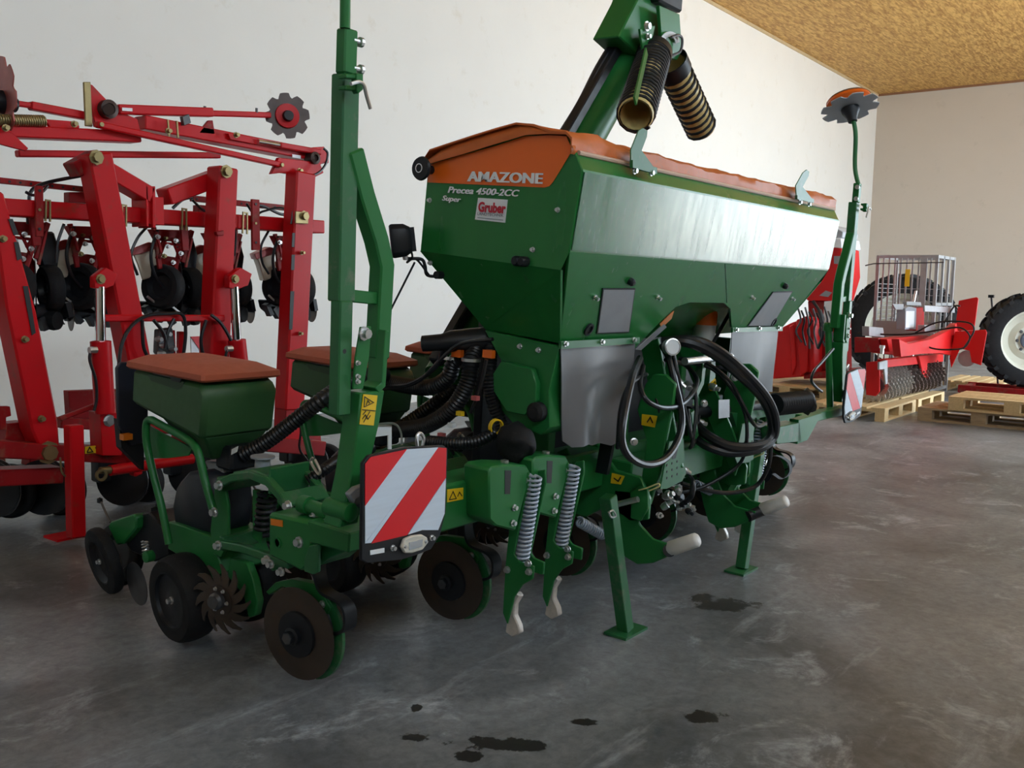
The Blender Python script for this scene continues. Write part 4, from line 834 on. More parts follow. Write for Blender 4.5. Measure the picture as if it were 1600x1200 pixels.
def outlet(a, c, ra, name):
    p = resample([a, c], .022); b_ = B()
    b_.tube(p, [ra if i % 2 else ra - .006 for i in range(len(p))], 22, False).tube([q for q in p], ra - .012, 22, False)
    o = b_.build(name, YHOSE, ah, ang=60)
    hx = []; ax = (c - a).normalized(); e1_ = ax.orthogonal().normalized(); e2_ = ax.cross(e1_); N = int((c - a).length / .038) * 14
    for i in range(N + 1): hx.append(a.lerp(c, i / N) + (e1_ * math.cos(i * 2 * math.pi / 14) + e2_ * math.sin(i * 2 * math.pi / 14)) * (ra + .001))
    B().tube(hx, .0080, 6).build('spiral_wire', BLACK, o, ang=80)
    B().lathe(a, ax, [(ra + .004, -.02), (ra + .010, -.02), (ra + .010, .05), (ra + .004, .05), (ra + .004, -.02)], 22, False).build('hose_cuff', BLACK, o)
    return o
outlet(L(1022, 86, y=ya - .16), L(993, 180, y=ya - .42), .078, 'outlet_hose')
outlet(L(1049, 100, y=ya - .12), L(1097, 203, y=ya - .12), .080, 'outlet_hose')
B().bar(L(1010, 80, y=ya - .28), L(992, 158, y=ya - .50), .035, .008).build('hose_strap', GREEN, ah)
B().box(L(1030, -8, y=ya - .1) - Vector((.10, .06, .06)), L(1030, -8, y=ya - .1) + Vector((.14, .06, .03))).build('head_motor', BLACK, ah, bevel=.01)
# light-catching plates and springs around the hitch
for pts, yy_ in (([(1144, 646), (1196, 640), (1197, 648), (1166, 656), (1164, 690), (1158, 691)], .02), ([(1170, 660), (1180, 658), (1176, 690), (1168, 692)], .03), ([(1100, 548), (1106, 548), (1100, 600), (1088, 625), (1084, 622), (1096, 595)], .02), ([(1113, 549), (1118, 549), (1118, 590), (1108, 600)], .02), ([(1080, 645), (1086, 640), (1092, 680), (1086, 690)], .03), ([(1158, 700), (1163, 700), (1160, 755), (1150, 770), (1146, 768), (1156, 750)], .02), ([(1172, 720), (1177, 715), (1180, 745), (1174, 760), (1169, 757)], .03)):
    B().ext(LL(pts, y=yy_), (0, .03, 0)).build('hitch_plate', DUSTY, PL, bevel=.001)
for a_, c_ in (((905, 815), (942, 836)), ((1088, 757), (1132, 778))): B().coil(L(*a_, y=.12), L(*c_, y=.12), .018, .0045, 12).build('coil_spring', SPRINGM, PL, ang=80)
for i in range(14):
    u, v = 1030 + (i * 53) % 150, 600 + (i * 71) % 180; q = L(u, v, y=.12 + .02 * (i % 4))
    B().box(q - Vector((.025, .02, .03)), q + Vector((.03, .03, .02))).build('valve_block', BLACK if i % 2 else DSTEEL, PL, bevel=.004)
# folding cylinder and foot of the far marker arm
fc = B().cyl(L(1294, 512, x=5.62), L(1297, 640, x=5.62), .020).build('fold_cylinder', GREEN, PL)
B().lathe(L(1294, 512, x=5.62), (0, 0, 1), [(.030, -.02), (.030, .02), (.018, .03), (0, .03)], 14).build('cylinder_cap', GREEN, fc)
B().bar(L(1292, 512, x=5.63), L(1312, 500, x=5.63), .03, .03).build('cylinder_link', GREEN, fc)
B().bar(L(1250, 655, y=.06), L(1318, 640, y=.06), .05, .06, (0, 1, 0)).build('marker_support', GREEN, PL, bevel=.004)
B().tube(catmull([L(u, v, y=.03) for u, v in ((1302, 545), (1285, 565), (1272, 580), (1268, 595), (1275, 605), (1284, 612))]), .008, 7).build('hydraulic_hose', HOSE, PL)
# ================================================================ the red folded planter by the wall
RP = thing('folding_planter', (2.9, 5.1, 0), 'red folding planter with raised row units standing along the cream wall', 'planter')
NYv = Vector((0, -1, 0)); GREASE = mat('greasy_brown_steel', (.045, .022, .016), .5, metal=.3, var=.3)
def rbar(name, a, c, w_px, Y, d=.10, m=RED, parent=RP, bev=.006):
    p, q = W(*a, y=Y), W(*c, y=Y); s_ = (W(a[0] + 100, a[1], y=Y) - p).length / 100
    sz = (W(a[0], a[1] + 100, y=Y) - p).length / 100
    return B().bar(p, q, w_px * (s_ if abs(q.z - p.z) > abs(q.x - p.x) else sz), d).build(name, m, parent, bevel=bev)
def rpl(name, pts, Y, d=.02, m=RED, parent=RP, bev=.003): return B().ext(WW(pts, y=Y), (0, d, 0)).build(name, m, parent, bevel=bev)
def pin(u, v, Y, r, m=BRASS, parent=RP): return bolt(W(u, v, y=Y), NYv, r, m, parent, 'pivot_pin', .03)
def slots(parent, items, Y):
    for pts in items: B().ext(WW(pts, y=Y), (0, .003, 0)).build('slot', INK, parent)
# lift columns
c1 = rpl('lift_column', [(-14, 300), (6, 300), (58, 490), (91, 658), (95, 710), (80, 720), (62, 700), (50, 672), (10, 480)], 4.80, .14, bev=.01)
slots(c1, [[(13, 342), (20, 342), (29, 366), (22, 368)], [(22, 378), (29, 378), (35, 404), (27, 407)], [(36, 447), (44, 447), (56, 520), (50, 524)]], 4.795)
for q in ((4, 373), (38, 530), (64, 654)): pin(*q, 4.80, .012, parent=c1)
bolt(W(75, 707, y=4.80), NYv, .04, BRASS, c1, 'column_pin', .03)
c2 = rbar('lift_column', (147, 240), (211, 572), 36, 4.82, .13, bev=.01); pin(150, 246, 4.74, .026, parent=c2)
c3 = rbar('lift_column', (348, 262), (334, 572), 28, 4.86, .13, bev=.01); pin(353, 268, 4.78, .026, parent=c3)
c4 = rbar('lift_column', (470, 270), (452, 640), 28, 4.88, .12, bev=.01); pin(474, 338, 4.81, .024, parent=c4)
slots(c4, [[(457, 364), (461, 364), (460, 386), (456, 386)], [(456, 398), (461, 398), (460, 422), (455, 422)], [(454, 455), (460, 455), (457, 515), (452, 515)]], 4.815)
rpl('column_plate', [(462, 330), (482, 331), (482, 350), (462, 349)], 4.80, .01, BRASS, c4)
for q in ((471, 395), (468, 521)): pin(*q, 4.81, .009, parent=c4)
# beams
mb = rbar('main_beam', (-30, 322), (497, 355), 27, 5.05, .14)
for u in (75, 194, 288, 383): 
    v = 322 + (u + 30) * 33 / 527; B().path(WW([(u - 4, v + 17), (u - 3, v - 16), (u + 3, v - 15), (u + 3, v + 18)], y=4.96), .008, .010).build('u_bolt', BRASS, mb)
rpl('beam_bracket', [(225, 296), (240, 308), (256, 308), (257, 352), (228, 350)], 4.94, .12)
rpl('beam_flange', [(228, 290), (232, 290), (233, 354), (229, 354)], 4.92, .15); rpl('beam_flange', [(238, 291), (243, 291), (244, 356), (239, 356)], 4.92, .15)
rbar('truss_arm', (155, 262), (230, 306), 26, 4.98, .12); rbar('truss_arm', (256, 308), (336, 278), 26, 4.98, .12)
rbar('truss_arm', (112, 266), (150, 245), 24, 4.9, .12, DRED)
for a, c in (((-10, 281), (140, 297)), ((299, 310), (456, 326))):
    rr_ = rbar('perforated_rail', a, c, 9, 5.2, .04, DRED, bev=.002)
    for i in range(9):
        f = (i + .5) / 9; q = W(a[0] + (c[0] - a[0]) * f, a[1] + (c[1] - a[1]) * f, y=5.178); B().lathe(q, NYv, [(.007, 0), (.007, .002), (0, .002)], 8).build('rail_hole', INK, rr_)
rbar('cross_link', (162, 497), (350, 497), 11, 4.76, .03)
# upper folding arms
u1 = rbar('folding_arm', (-10, 205), (212, 215), 19, 5.0, .12)
u2 = rbar('folding_arm', (218, 192), (505, 247), 22, 5.02, .12)
rbar('tie_link', (150, 194), (440, 258), 10, 4.9, .04); rbar('tie_link', (26, 240), (342, 243), 11, 5.1, .05)
rpl('hinge_plate', [(134, 128), (145, 133), (182, 172), (215, 186), (220, 204), (150, 198)], 4.98, .03)
rpl('hinge_strap', [(131, 128), (142, 128), (145, 198), (134, 197)], 4.94, .015, BRASS)
B().lathe(W(167, 171, y=4.97), NYv, [(.05, -.04), (.05, .03), (.03, .035), (.03, .02), (0, .02)], 18).build('hinge_tube', GREASE, RP)
ma = rbar('marker_arm', (182, 171), (330, 176), 15, 4.98, .06); rbar('marker_rod', (325, 177), (422, 180), 9, 4.98, .035, parent=ma)
rpl('type_label', [(191, 168), (207, 169), (207, 174), (191, 173)], 4.94, .002, WHITE, ma, 0)
for q in ((320, 166), (401, 169)): B().cyl(W(q[0], q[1] + 8, y=4.97), W(*q, y=4.97), .008).build('clamp_screw', DSTEEL, ma)
md2 = scalloped(W(449, 181, y=4.95), Vector((-.5, -1, 0.0)), .142, 8, .030, .006).build('marker_disc', mat('worn_disc', (.075, .055, .05), .42, metal=.4, scale=10, var=.4), ma)
B().lathe(W(449, 181, y=4.94), Vector((-.5, -1, 0)), [(.078, 0), (.075, .012), (.034, .014), (.03, .04), (0, .04)], 22).build('disc_hub', RED, md2)
B().lathe(W(450, 181, y=4.92), Vector((-.5, -1, 0)), [(.036, 0), (.030, .03), (0, .03)], 16).build('hub_cap', BLACK, md2)
ml = rbar('marker_arm', (46, 165), (136, 182), 13, 5.0, .05); rbar('marker_rod', (8, 159), (48, 165), 9, 5.0, .03, parent=ml)
B().lathe(W(6, 160, y=5.0), Vector((-1, 0, .1)), [(.035, -.06), (.06, .0), (.05, .05), (0, .05)], 18).build('rod_hub', BLACK, ml)
scalloped(W(3, 150, y=5.0), Vector((1, -.12, 0.05)), .19, 8, .035, .006).build('marker_disc', mat('worn_disc_edge', (.35, .08, .07), .4, metal=.3, scale=10, var=.4), ml)
B().coil(W(-10, 187, y=4.93), W(70, 189, y=4.93), .024, .006, 22).build('tension_spring', BRASS, RP, ang=80)
rpl('spring_plate', [(70, 186), (122, 190), (125, 200), (80, 202)], 4.95, .02)
rpl('arm_gusset', [(-5, 198), (20, 208), (45, 232), (40, 236), (-5, 224)], 4.92, .02)
for q in ((115, 194), (8, 200), (155, 195), (262, 205), (368, 211), (437, 258), (467, 267)): pin(*q, 4.9, .012)
rpl('arm_bracket', [(356, 208), (372, 209), (405, 219), (403, 226), (360, 218)], 4.94, .03)
rpl('arm_fork', [(436, 246), (500, 254), (506, 270), (490, 278), (440, 270), (424, 272)], 4.92, .03)
B().lathe(W(490, 247, y=4.92), NYv, [(.04, -.05), (.04, .02), (.022, .025), (.022, .01), (0, .01)], 16).build('hinge_tube', GREASE, RP)
rpl('end_plate', [(490, 230), (507, 229), (508, 252), (498, 260)], 4.95, .03)
B().cyl(W(403, 221, y=4.93), W(438, 227, y=4.93), .016).build('cylinder_rod', CHROME, RP); rbar('fold_cylinder', (436, 227), (500, 238), 9, 4.93, .045)
rpl('link_tab', [(310, 208), (326, 188), (333, 188), (336, 210)], 4.96, .02, DRED)
B().tube(catmull(WW([(506, 232), (512, 240), (508, 258), (494, 272), (470, 276), (462, 290), (458, 330), (455, 350)], y=4.85)), .008, 7).build('hydraulic_hose', HOSE, RP)
for q, Y in (((262, 197), 4.92), ((276, 199), 4.92)): B().path(WW([(q[0], q[1] - 10), (q[0] + 2, q[1] + 16)], y=Y), .009, .010).build('strap_bolt', BRASS, RP)
# cylinders lifting the wings
for (rt, rb_, bb) in (((156, 448), (157, 532), (164, 645)), ((366, 448), (370, 530), (382, 640))):
    B().cyl(W(*rt, y=4.72), W(*rb_, y=4.72), .026).build('cylinder_rod', CHROME, RP)
    cy = B().lathe(W(*rb_, y=4.72), W(*bb, y=4.72) - W(*rb_, y=4.72), [(.028, 0), (.052, .004), (.052, (W(*bb, y=4.72) - W(*rb_, y=4.72)).length), (0, (W(*bb, y=4.72) - W(*rb_, y=4.72)).length)], 20).build('lift_cylinder', RED, RP)
    rpl('rod_eye', [(rt[0] - 8, rt[1] + 2), (rt[0] - 8, rt[1] - 16), (rt[0] + 10, rt[1] - 30), (rt[0] + 28, rt[1] - 20), (rt[0] + 22, rt[1] - 2), (rt[0] + 6, rt[1] + 4)], 4.70, .05); bolt(W(rt[0] + 1, rt[1] - 12, y=4.70), NYv, .018, BRASS, cy, 'eye_pin', .02)
    B().tube(catmull(WW([(rb_[0] - 14, rb_[1] + 14), (rb_[0] - 17, rb_[1] + 30), (rb_[0] - 8, rb_[1] + 60), (rb_[0] - 6, rb_[1] + 90), (rb_[0] - 10, rb_[1] + 110)], y=4.68)), .008, 7).build('hydraulic_hose', HOSE, cy)
    B().lathe(W(rb_[0] - 12, rb_[1] + 15, y=4.68), (-1, 0, 0), [(.010, -.02), (.018, -.02), (.018, .02), (0, .02)], 8).build('hose_coupling', STEEL, cy)
# row unit hanging from the main beam (folded up)
def red_unit():
    X0 = W(255, 447, y=5.4).x; c = lambda u, v, y=5.4: W(u, v, y=y)
    r = B()
    for a, d_ in (((240, 355), (250, 420)), ((290, 360), (272, 425)), ((262, 362), (246, 405)), ((300, 360), (285, 410))):
        r.bar(c(*a, 5.22), c(*d_, 5.22), .028, .02)
    r.ext(WW([(238, 358), (300, 360), (292, 378), (248, 376)], y=5.2), (0, .06, 0))
    r.ext(WW([(250, 405), (262, 400), (275, 402), (282, 415), (282, 440), (250, 440)], y=5.30), (0, .05, 0))
    for a, d_ in (((268, 372), (282, 405)), ((252, 395), (244, 362)), ((276, 395), (292, 365)), ((300, 372), (290, 418)), ((258, 380), (288, 384))): r.bar(c(*a, 5.17), c(*d_, 5.17), .016, .014)
    r.ext(WW([(282, 350), (294, 350), (296, 392), (286, 392)], y=5.12), (0, .02, 0))
    uo = r.build('row_unit', DRED, RP, bevel=.003)
    for q in ((262, 385, 5.16), (274, 376, 5.15), (256, 400, 5.16), (282, 396, 5.15), (270, 410, 5.2), (246, 370, 5.15)): bolt(c(*q), NYv, .010, STEEL if q[0] % 4 else BRASS, uo, 'link_bolt', .02)
    for a, d_ in (((240, 485), (252, 502)), ((262, 492), (270, 506)), ((286, 490), (292, 508)), ((226, 478), (236, 498)), ((318, 470), (322, 490))): B().bar(c(*a, 5.3), c(*d_, 5.3), .03, .05).build('closing_arm', BLACK, uo)
    B().lathe(c(320, 488, 5.4), Vector((1, -.3, 0)), [(0, -.004), (.09, -.002), (.09, .002), (0, .004)], 20).build('closing_disc', RUST, uo)
    hb = B().loft([WW([(206, 394), (240, 386), (247, 424), (240, 432), (222, 438), (214, 412)], y=5.28), WW([(206, 394), (240, 386), (247, 424), (240, 432), (222, 438), (214, 412)], y=5.50)]).build('seed_hopper', BEIGE, uo, bevel=.008)
    B().loft([WW([(202, 390), (232, 378), (242, 380), (242, 390), (206, 400)], y=5.26), WW([(202, 390), (232, 378), (242, 380), (242, 390), (206, 400)], y=5.52)]).build('hopper_lid', PINKLID, uo, bevel=.004)
    for (u, v, y, R_, ax) in ((255, 448, 5.24, .135, (-1, -.42, .1)), (298, 450, 5.34, .13, (1, -.15, .05))):
        tyre(c(u, v, y), Vector(ax), R_, .085, RUBBER, uo, 'gauge_wheel', BLACK)
    for k_ in (0, 1): B().lathe(c(275 + 5 * k_, 447, 5.32 + .02 * k_), Vector((1, -.6 + .1 * k_, 0)), [(0, -.005), (.165, -.002), (.165, .002), (0, .005)], 30).build('opener_disc', mat('dark_disc', (.05, .05, .055), .35, metal=.6), uo)
    B().ext(WW([(228, 470), (252, 478), (290, 472), (312, 478), (305, 492), (280, 498), (246, 496), (232, 486)], y=5.32), (0, .10, 0)).build('lower_housing', BLACK, uo, bevel=.01)
    star_wheel(c(308, 482, 5.36), Vector((.6, -1, 0)), .045, .10, 11, .006, BLACK, uo, 'row_cleaner_star')
    B().lathe(c(302, 495, 5.3), Vector((.5, -1, 0)), [(.05, -.03), (.055, 0), (.05, .03), (0, .03)], 14).build('rubber_roller', RUBBER, uo)
    B().ext(WW([(284, 372), (303, 372), (310, 398), (306, 430), (290, 425), (282, 400)], y=5.36), (0, .06, 0)).build('fan_sleeve', BLACK, uo, bevel=.01)
    B().tube(catmull(WW([(246, 360), (238, 385), (236, 405), (242, 430), (256, 450)], y=5.2)), .010, 7).build('air_hose', HOSE, uo)
    B().bar(c(230, 463, 5.25), c(242, 473, 5.25), .012, .01).build('scraper', STEEL, uo); B().bar(c(268, 478, 5.22), c(280, 488, 5.22), .012, .01).build('scraper', STEEL, uo)
    for q in ((288, 364), (258, 372)): bolt(c(*q, 5.19), NYv, .008, BRASS, uo, 'pivot_pin', .02)
    return uo
r0 = red_unit(); pitch = (W(435, 447, y=5.4) - W(255, 447, y=5.4)).x
for k_, dy in ((-1, 0), (1, 0), (-.5, .12), (.5, .12), (-1.5, .12)): copy_tree(r0, RP, (pitch * k_, dy, 0.01 * k_))
# lower centre frame, units on the floor
rbar('lower_beam', (-20, 700), (210, 712), 26, 4.86, .14, DRED); rbar('lower_beam', (-20, 745), (90, 740), 26, 4.95, .14, DRED)
rbar('lower_beam', (90, 660), (300, 672), 16, 5.1, .08, DRED); rbar('lower_beam', (380, 690), (500, 700), 24, 5.0, .12, DRED)
rpl('rear_plate', [(107, 611), (185, 608), (186, 652), (110, 656)], 5.25, .06, DRED)
rpl('wing_bracket', [(0, 635), (16, 635), (18, 650), (10, 652), (10, 672), (0, 672)], 4.9, .03, DRED); rpl('wing_box', [(12, 662), (40, 659), (47, 675), (46, 690), (8, 690)], 4.95, .10, DRED)
rpl('cylinder_mount', [(157, 645), (184, 645), (195, 690), (190, 712), (160, 712)], 4.72, .12, RED); bolt(W(170, 657, y=4.72), NYv, .022, STEEL, RP, 'mount_bolt', .02)
rpl('cylinder_mount', [(375, 640), (400, 640), (408, 690), (380, 705)], 4.78, .10, RED)
rbar('diagonal_brace', (92, 655), (150, 633), 7, 4.78, .03, DRED)
sy = rpl('warning_sticker', [(133, 698), (159, 695), (159, 707), (133, 709)], 4.783, .002, YELLOW, RP, 0)
B().path(WW([(136, 707), (140, 699), (145, 706), (136, 707)], y=4.78), .006, .001).build('pictogram', INK, sy); B().path(WW([(149, 699), (152, 703), (156, 698)], y=4.78), .006, .001).build('pictogram', INK, sy)
B().tube([W(172, 735, y=4.74), W(300, 717, y=4.74)], .030, 14).build('stabiliser_tube', RED, RP); B().tube([W(156, 735, y=4.74), W(176, 734, y=4.74)], [.018, .022], 12).build('brass_fitting', BRASS, RP)
rbar('link_post', (203, 700), (213, 742), 12, 4.76, .06); B().tube(catmull(WW([(94, 715), (98, 740), (118, 748), (124, 735)], y=4.68)), .005, 6).build('wire_loop', BRASS, RP)
B().lathe(W(157, 742, y=4.72), NYv, [(.02, 0), (.032, 0), (.032, .015), (.02, .015), (.02, 0)], 16, False).build('lynch_ring', BRASS, RP)
def low_unit(u, v, k_):
    o = B().ext(WW([(u - 18, v - 62), (u + 22, v - 62), (u + 26, v - 20), (u - 6, v - 10), (u - 20, v - 30)], y=5.25), (0, .10, 0)).build('row_unit', DRED, RP, bevel=.006)
    B().lathe(W(u, v, y=5.2), Vector((-.9, -.6, 0)), [(0, -.006), (.155, -.002), (.155, .002), (0, .006)], 30).build('opener_disc', mat('black_disc', (.03, .03, .032), .4, metal=.5), o)
    B().lathe(W(u, v, y=5.2) + Vector((.05, .02, 0)), Vector((-1, -.3, 0)), [(0, -.006), (.155, -.002), (.155, .002), (0, .006)], 30).build('opener_disc', mat('grey_disc_2', (.16, .16, .17), .4, metal=.6), o)
    tyre(W(u + 30, v + 2, y=5.3), Vector((-.95, -.4, 0)), .15, .08, RUBBER, o, 'gauge_wheel', BLACK)
    B().box(W(u - 22, v - 20, y=5.3) - Vector((.08, .05, .08)), W(u - 22, v - 20, y=5.3) + Vector((.08, .05, .06))).build('lower_housing', BLACK, o, bevel=.01)
for k_, (u, v) in enumerate(((-14, 765), (66, 762), (190, 750), (300, 740), (478, 722))): low_unit(u, v, k_)
ps_ = rbar('parking_stand', (115, 664), (119, 838), 21, 4.66, .07); q = W(116, 842, z=0)
B().box(q + Vector((-.09, .0, 0)), q + Vector((.08, .14, .012))).build('stand_foot', RED, ps_)
ps_.parent = RP
# hose rack in the middle, half hidden sign
for pts in ([(185, 580), (190, 540), (205, 510), (230, 493), (262, 490), (285, 492), (290, 520), (286, 560)], [(222, 500), (224, 540), (232, 560)], [(240, 500), (255, 520), (262, 545)], [(272, 498), (262, 520), (258, 545)], [(322, 500), (314, 530), (318, 560)], [(330, 492), (345, 505), (360, 530), (372, 560)], [(150, 270), (60, 290), (45, 320), (44, 350)], [(270, 325), (285, 312), (300, 308)], [(395, 325), (410, 322), (440, 335), (455, 330)]):
    B().tube(catmull(WW(pts, y=4.72 if pts[0][0] > 180 and pts[0][1] > 400 else 5.15)), .010, 7).build('hydraulic_hose', HOSE, RP)
B().ext(WW([(248, 515), (270, 512), (276, 548), (262, 562), (246, 552)], y=4.9), (0, .05, 0)).build('coupling_rack', DSTEEL, RP, bevel=.006)
for q in ((248, 530), (255, 540), (262, 522), (270, 545), (252, 552)): B().lathe(W(*q, y=4.88), NYv, [(.014, -.02), (.018, 0), (.012, .03), (0, .03)], 10).build('hose_coupling', STEEL, RP)
for q in ((266, 516), (280, 518)): rpl('rack_post', [(q[0], q[1]), (q[0] + 8, q[1]), (q[0] + 9, 562), (q[0], 562)], 4.92, .03, RED)
sg = rpl('warning_board', [(298, 526), (362, 524), (362, 575), (300, 575)], 5.6, .01, WHITE, RP, 0)
for pts in ([(298, 526), (336, 525), (352, 548), (320, 560)], ): rpl('stripe', [(298, 526), (318, 525), (345, 560), (322, 560)], 5.595, .003, BOARDR, sg, 0)
rpl('stripe', [(340, 525), (362, 524), (362, 540), (352, 540)], 5.595, .003, BOARDR, sg, 0)
B().tube(catmull(WW([(462, 640), (470, 670), (468, 700), (480, 720)], y=4.8)), .008, 6).build('hydraulic_hose', HOSE, RP)
rpl('frame_column', [(448, 610), (475, 612), (478, 650), (470, 700), (445, 700)], 4.95, .12)
for u in (62, 180, 400):      # hanger straps and bits of the rails
    v = 322 + (u + 30) * 33 / 527
    hs_ = rpl('hanger_plate', [(u - 6, v - 38), (u + 6, v - 37), (u + 7, v + 42), (u - 5, v + 42)], 4.95, .02, DRED)
    for dv in (-30, 0, 30): B().lathe(W(u, v + dv, y=4.945), NYv, [(.008, 0), (.008, .002), (0, .002)], 8).build('strap_hole', INK if dv else BRASS, hs_)
for pts in ([(40, 300), (52, 305), (66, 300), (75, 290)], [(300, 312), (320, 330), (345, 335)], [(385, 318), (398, 335), (412, 330), (440, 325), (456, 338)], [(232, 352), (215, 372), (205, 400), (215, 430)], [(420, 360), (408, 385), (410, 410), (420, 428)], [(100, 350), (90, 380), (88, 410)], [(360, 345), (368, 365), (366, 400)]):
    B().tube(catmull(WW(pts, y=5.08)), .008, 6).build('cable', HOSE, RP)
rpl('rail_box', [(108, 300), (140, 300), (140, 318), (108, 316)], 5.15, .06, DRED); rpl('rail_box', [(310, 320), (336, 322), (336, 338), (310, 336)], 5.15, .06, DRED)
rpl('column_stop', [(338, 362), (350, 360), (350, 368), (340, 368)], 4.78, .03, DRED)
rpl('type_label', [(457, 241), (470, 243), (470, 248), (457, 246)], 4.95, .004, WHITE, RP, 0)
rpl('arm_tab', [(285, 182), (296, 178), (299, 192), (288, 196)], 4.93, .03, DSTEEL)
B().cyl(W(170, 171, y=4.93), W(170, 171, y=4.91), .03).build('tube_ring', GREASE, RP)
# ================================================================ things stored at the far end
def pallet(name, o, dx, dy, label, group, m, along='x'):
    # long side along x or y; o = near corner on the ground
    lx, ly = (1.2, .8) if along == 'x' else (.8, 1.2)
    t = thing(name, (o[0], o[1], o[2]), label, 'pallet', group)
    O = Vector(o); P = lambda a, c: (O + Vector(a), O + Vector(c))
    mp = (lambda a, c, z: Vector((a, c, z))) if along == 'x' else (lambda a, c, z: Vector((c, a, z)))
    def bx(name_, a0, a1, c0, c1, z0, z1):
        p, q = mp(a0, c0, z0), mp(a1, c1, z1); j = random.uniform(-.002, .002); return B().box(O + p + Vector((j, j, 0)), O + q + Vector((j, j, 0))).build(name_, m, t, smooth=False)
    for c0, w_ in ((0, .145), (.19, .10), (.3275, .145), (.51, .10), (.655, .145)): bx('deck_board', 0, 1.2, c0, c0 + w_, .122, .144)
    for a0 in (0, .5275, 1.055): bx('stringer_board', a0, a0 + .145, 0, .8, .1, .122)
    for c0 in (0, .3275, .7):
        bx('bottom_board', 0, 1.2, c0, c0 + .1, 0, .022)
        for a0 in (0, .5275, 1.055): bx('block', a0, a0 + .145, c0, c0 + .1, .022, .1)
    return t
pallet('wooden_pallet', (10.37, 2.95, 0), 0, 0, 'pale pine pallet under the toothed roller end of the cultivator', 'pallets at the far wall', PINE)
pallet('wooden_pallet', (11.60, 2.93, 0), 0, 0, 'pine pallet under the drawbar end of the cultivator', 'pallets at the far wall', PINE)
pallet('wooden_pallet', (10.80, 1.53, 0), 0, 0, 'dark weathered pallet lying at the bottom of the pallet stack', 'pallets at the far wall', PINE2, 'y')
pallet('wooden_pallet', (10.76, 1.22, .146), 0, 0, 'pine pallet lying on top of the weathered pallet', 'pallets at the far wall', PINE, 'y')
pallet('wooden_pallet', (14.55, 2.60, 0), 0, 0, 'pine pallet on the floor behind the cultivator, beside the tractor wheel', 'pallets at the far wall', PINE)
pallet('wooden_pallet', (11.9, 4.05, 0), 0, 0, 'pine pallet carrying the red seed drill', 'pallets at the far wall', PINE, 'y')
pallet('wooden_pallet', (12.72, 4.05, 0), 0, 0, 'pine pallet behind the pallet carrying the red seed drill', 'pallets at the far wall', PINE, 'y')
# ---- cultivator with packer rollers
CU = thing('cultivator', (11.6, 3.2, .146), 'red cultivator with two toothed packer rollers resting on pine pallets', 'cultivator')
base = .146
def roller(a, c, R_, rings, teeth, m, name, pitch_teeth):
    a, c = Vector(a), Vector(c); ax = (c - a).normalized(); e1_ = ax.orthogonal().normalized(); e2_ = ax.cross(e1_)
    o = B().cyl(a, c, R_ * .55, 18).build(name, DSTEEL, CU)
    for k_ in range(rings):
        p = a.lerp(c, (k_ + .5) / rings); bb = B(); bb.lathe(p, ax, [(R_ * .5, -.006), (R_ * .82, -.006), (R_ * .82, .006), (R_ * .5, .006)], 20, False)
        for i in range(teeth):
            th = 2 * math.pi * (i + (k_ % 2) * .5) / teeth; d = e1_ * math.cos(th) + e2_ * math.sin(th); t_ = -e1_ * math.sin(th) + e2_ * math.cos(th)
            w2 = R_ * 2 * math.pi * .8 / teeth * .32
            bb.loft([[p + d * R_ * .8 + t_ * w2 * i2 + ax * .010 * j for i2, j in ((-1, -1), (1, -1), (1, 1), (-1, 1))], [p + d * R_ + t_ * (w2 * .45 * i2 + .012) + ax * .008 * j for i2, j in ((-1, -1), (1, -1), (1, 1), (-1, 1))]])
        bb.build('toothed_ring', m, o, smooth=False)
    return o
ra, rb2 = W(1386, 600, y=3.22), W(1446, 592, y=3.18)
RING = mat('worn_roller_steel', (.55, .52, .48), .30, metal=.8, scale=18, var=.35, dirt=(.10, .07, .05), dirt_amt=.3)
RINGD = mat('dark_roller_steel', (.26, .21, .19), .30, metal=.7, scale=18, var=.35, dirt=(.08, .05, .035), dirt_amt=.3)
roller((10.85, 3.22, base + .19), (11.75, 3.2, base + .19), .188, 15, 16, RING, 'packer_roller', 0)
roller((11.86, 3.2, base + .205), (12.95, 3.14, base + .205), .20, 16, 15, RINGD, 'star_roller', 0)
YC = 3.0
def cpl(name, pts, X=None, Y=None, d=.05, m=BRED, bev=.004, parent=CU):
    return (B().ext(WW(pts, x=X), (d, 0, 0)) if X else B().ext(WW(pts, y=Y), (0, d, 0))).build(name, m, parent, bevel=bev)
cpl('end_plate', [(1353, 566), (1374, 564), (1374, 612), (1368, 619), (1353, 617)], X=10.72, d=.03)
cpl('roller_arm', [(1374, 566), (1387, 562), (1387, 600), (1384, 601), (1382, 577), (1374, 578)], Y=3.05, d=.02, m=GALV)
cpl('cross_beam', [(1385, 562), (1474, 553), (1474, 565), (1387, 574)], Y=3.05, d=.10)
cpl('roller_hanger', [(1436, 557), (1450, 555), (1448, 590), (1444, 592)], Y=3.02, d=.03)
cpl('main_frame', [(1335, 527), (1372, 528), (1376, 550), (1335, 551)], X=11.0, d=.08, m=DRED)
cpl('main_frame', [(1372, 530), (1410, 526), (1410, 556), (1376, 552)], Y=3.3, d=.10)
cpl('drawbar', [(1405, 530), (1420, 537), (1455, 530), (1485, 515), (1495, 505), (1500, 520), (1492, 556), (1470, 552), (1440, 553), (1408, 558)], Y=2.85, d=.08)
cpl('drawbar', [(1386, 530), (1448, 524), (1465, 530), (1440, 540), (1390, 550)], Y=3.15, d=.08)
for dd in (0, .16):
    cpl('tower_plate', [(1498, 470), (1526, 464), (1529, 467), (1522, 516), (1496, 517), (1494, 500)], X=12.6 + dd, d=.015)
    cpl('hitch_plate', [(1492, 518), (1540, 515), (1542, 520), (1533, 571), (1518, 566), (1515, 548), (1500, 545), (1486, 575), (1484, 560)], X=12.58 + dd, d=.015)
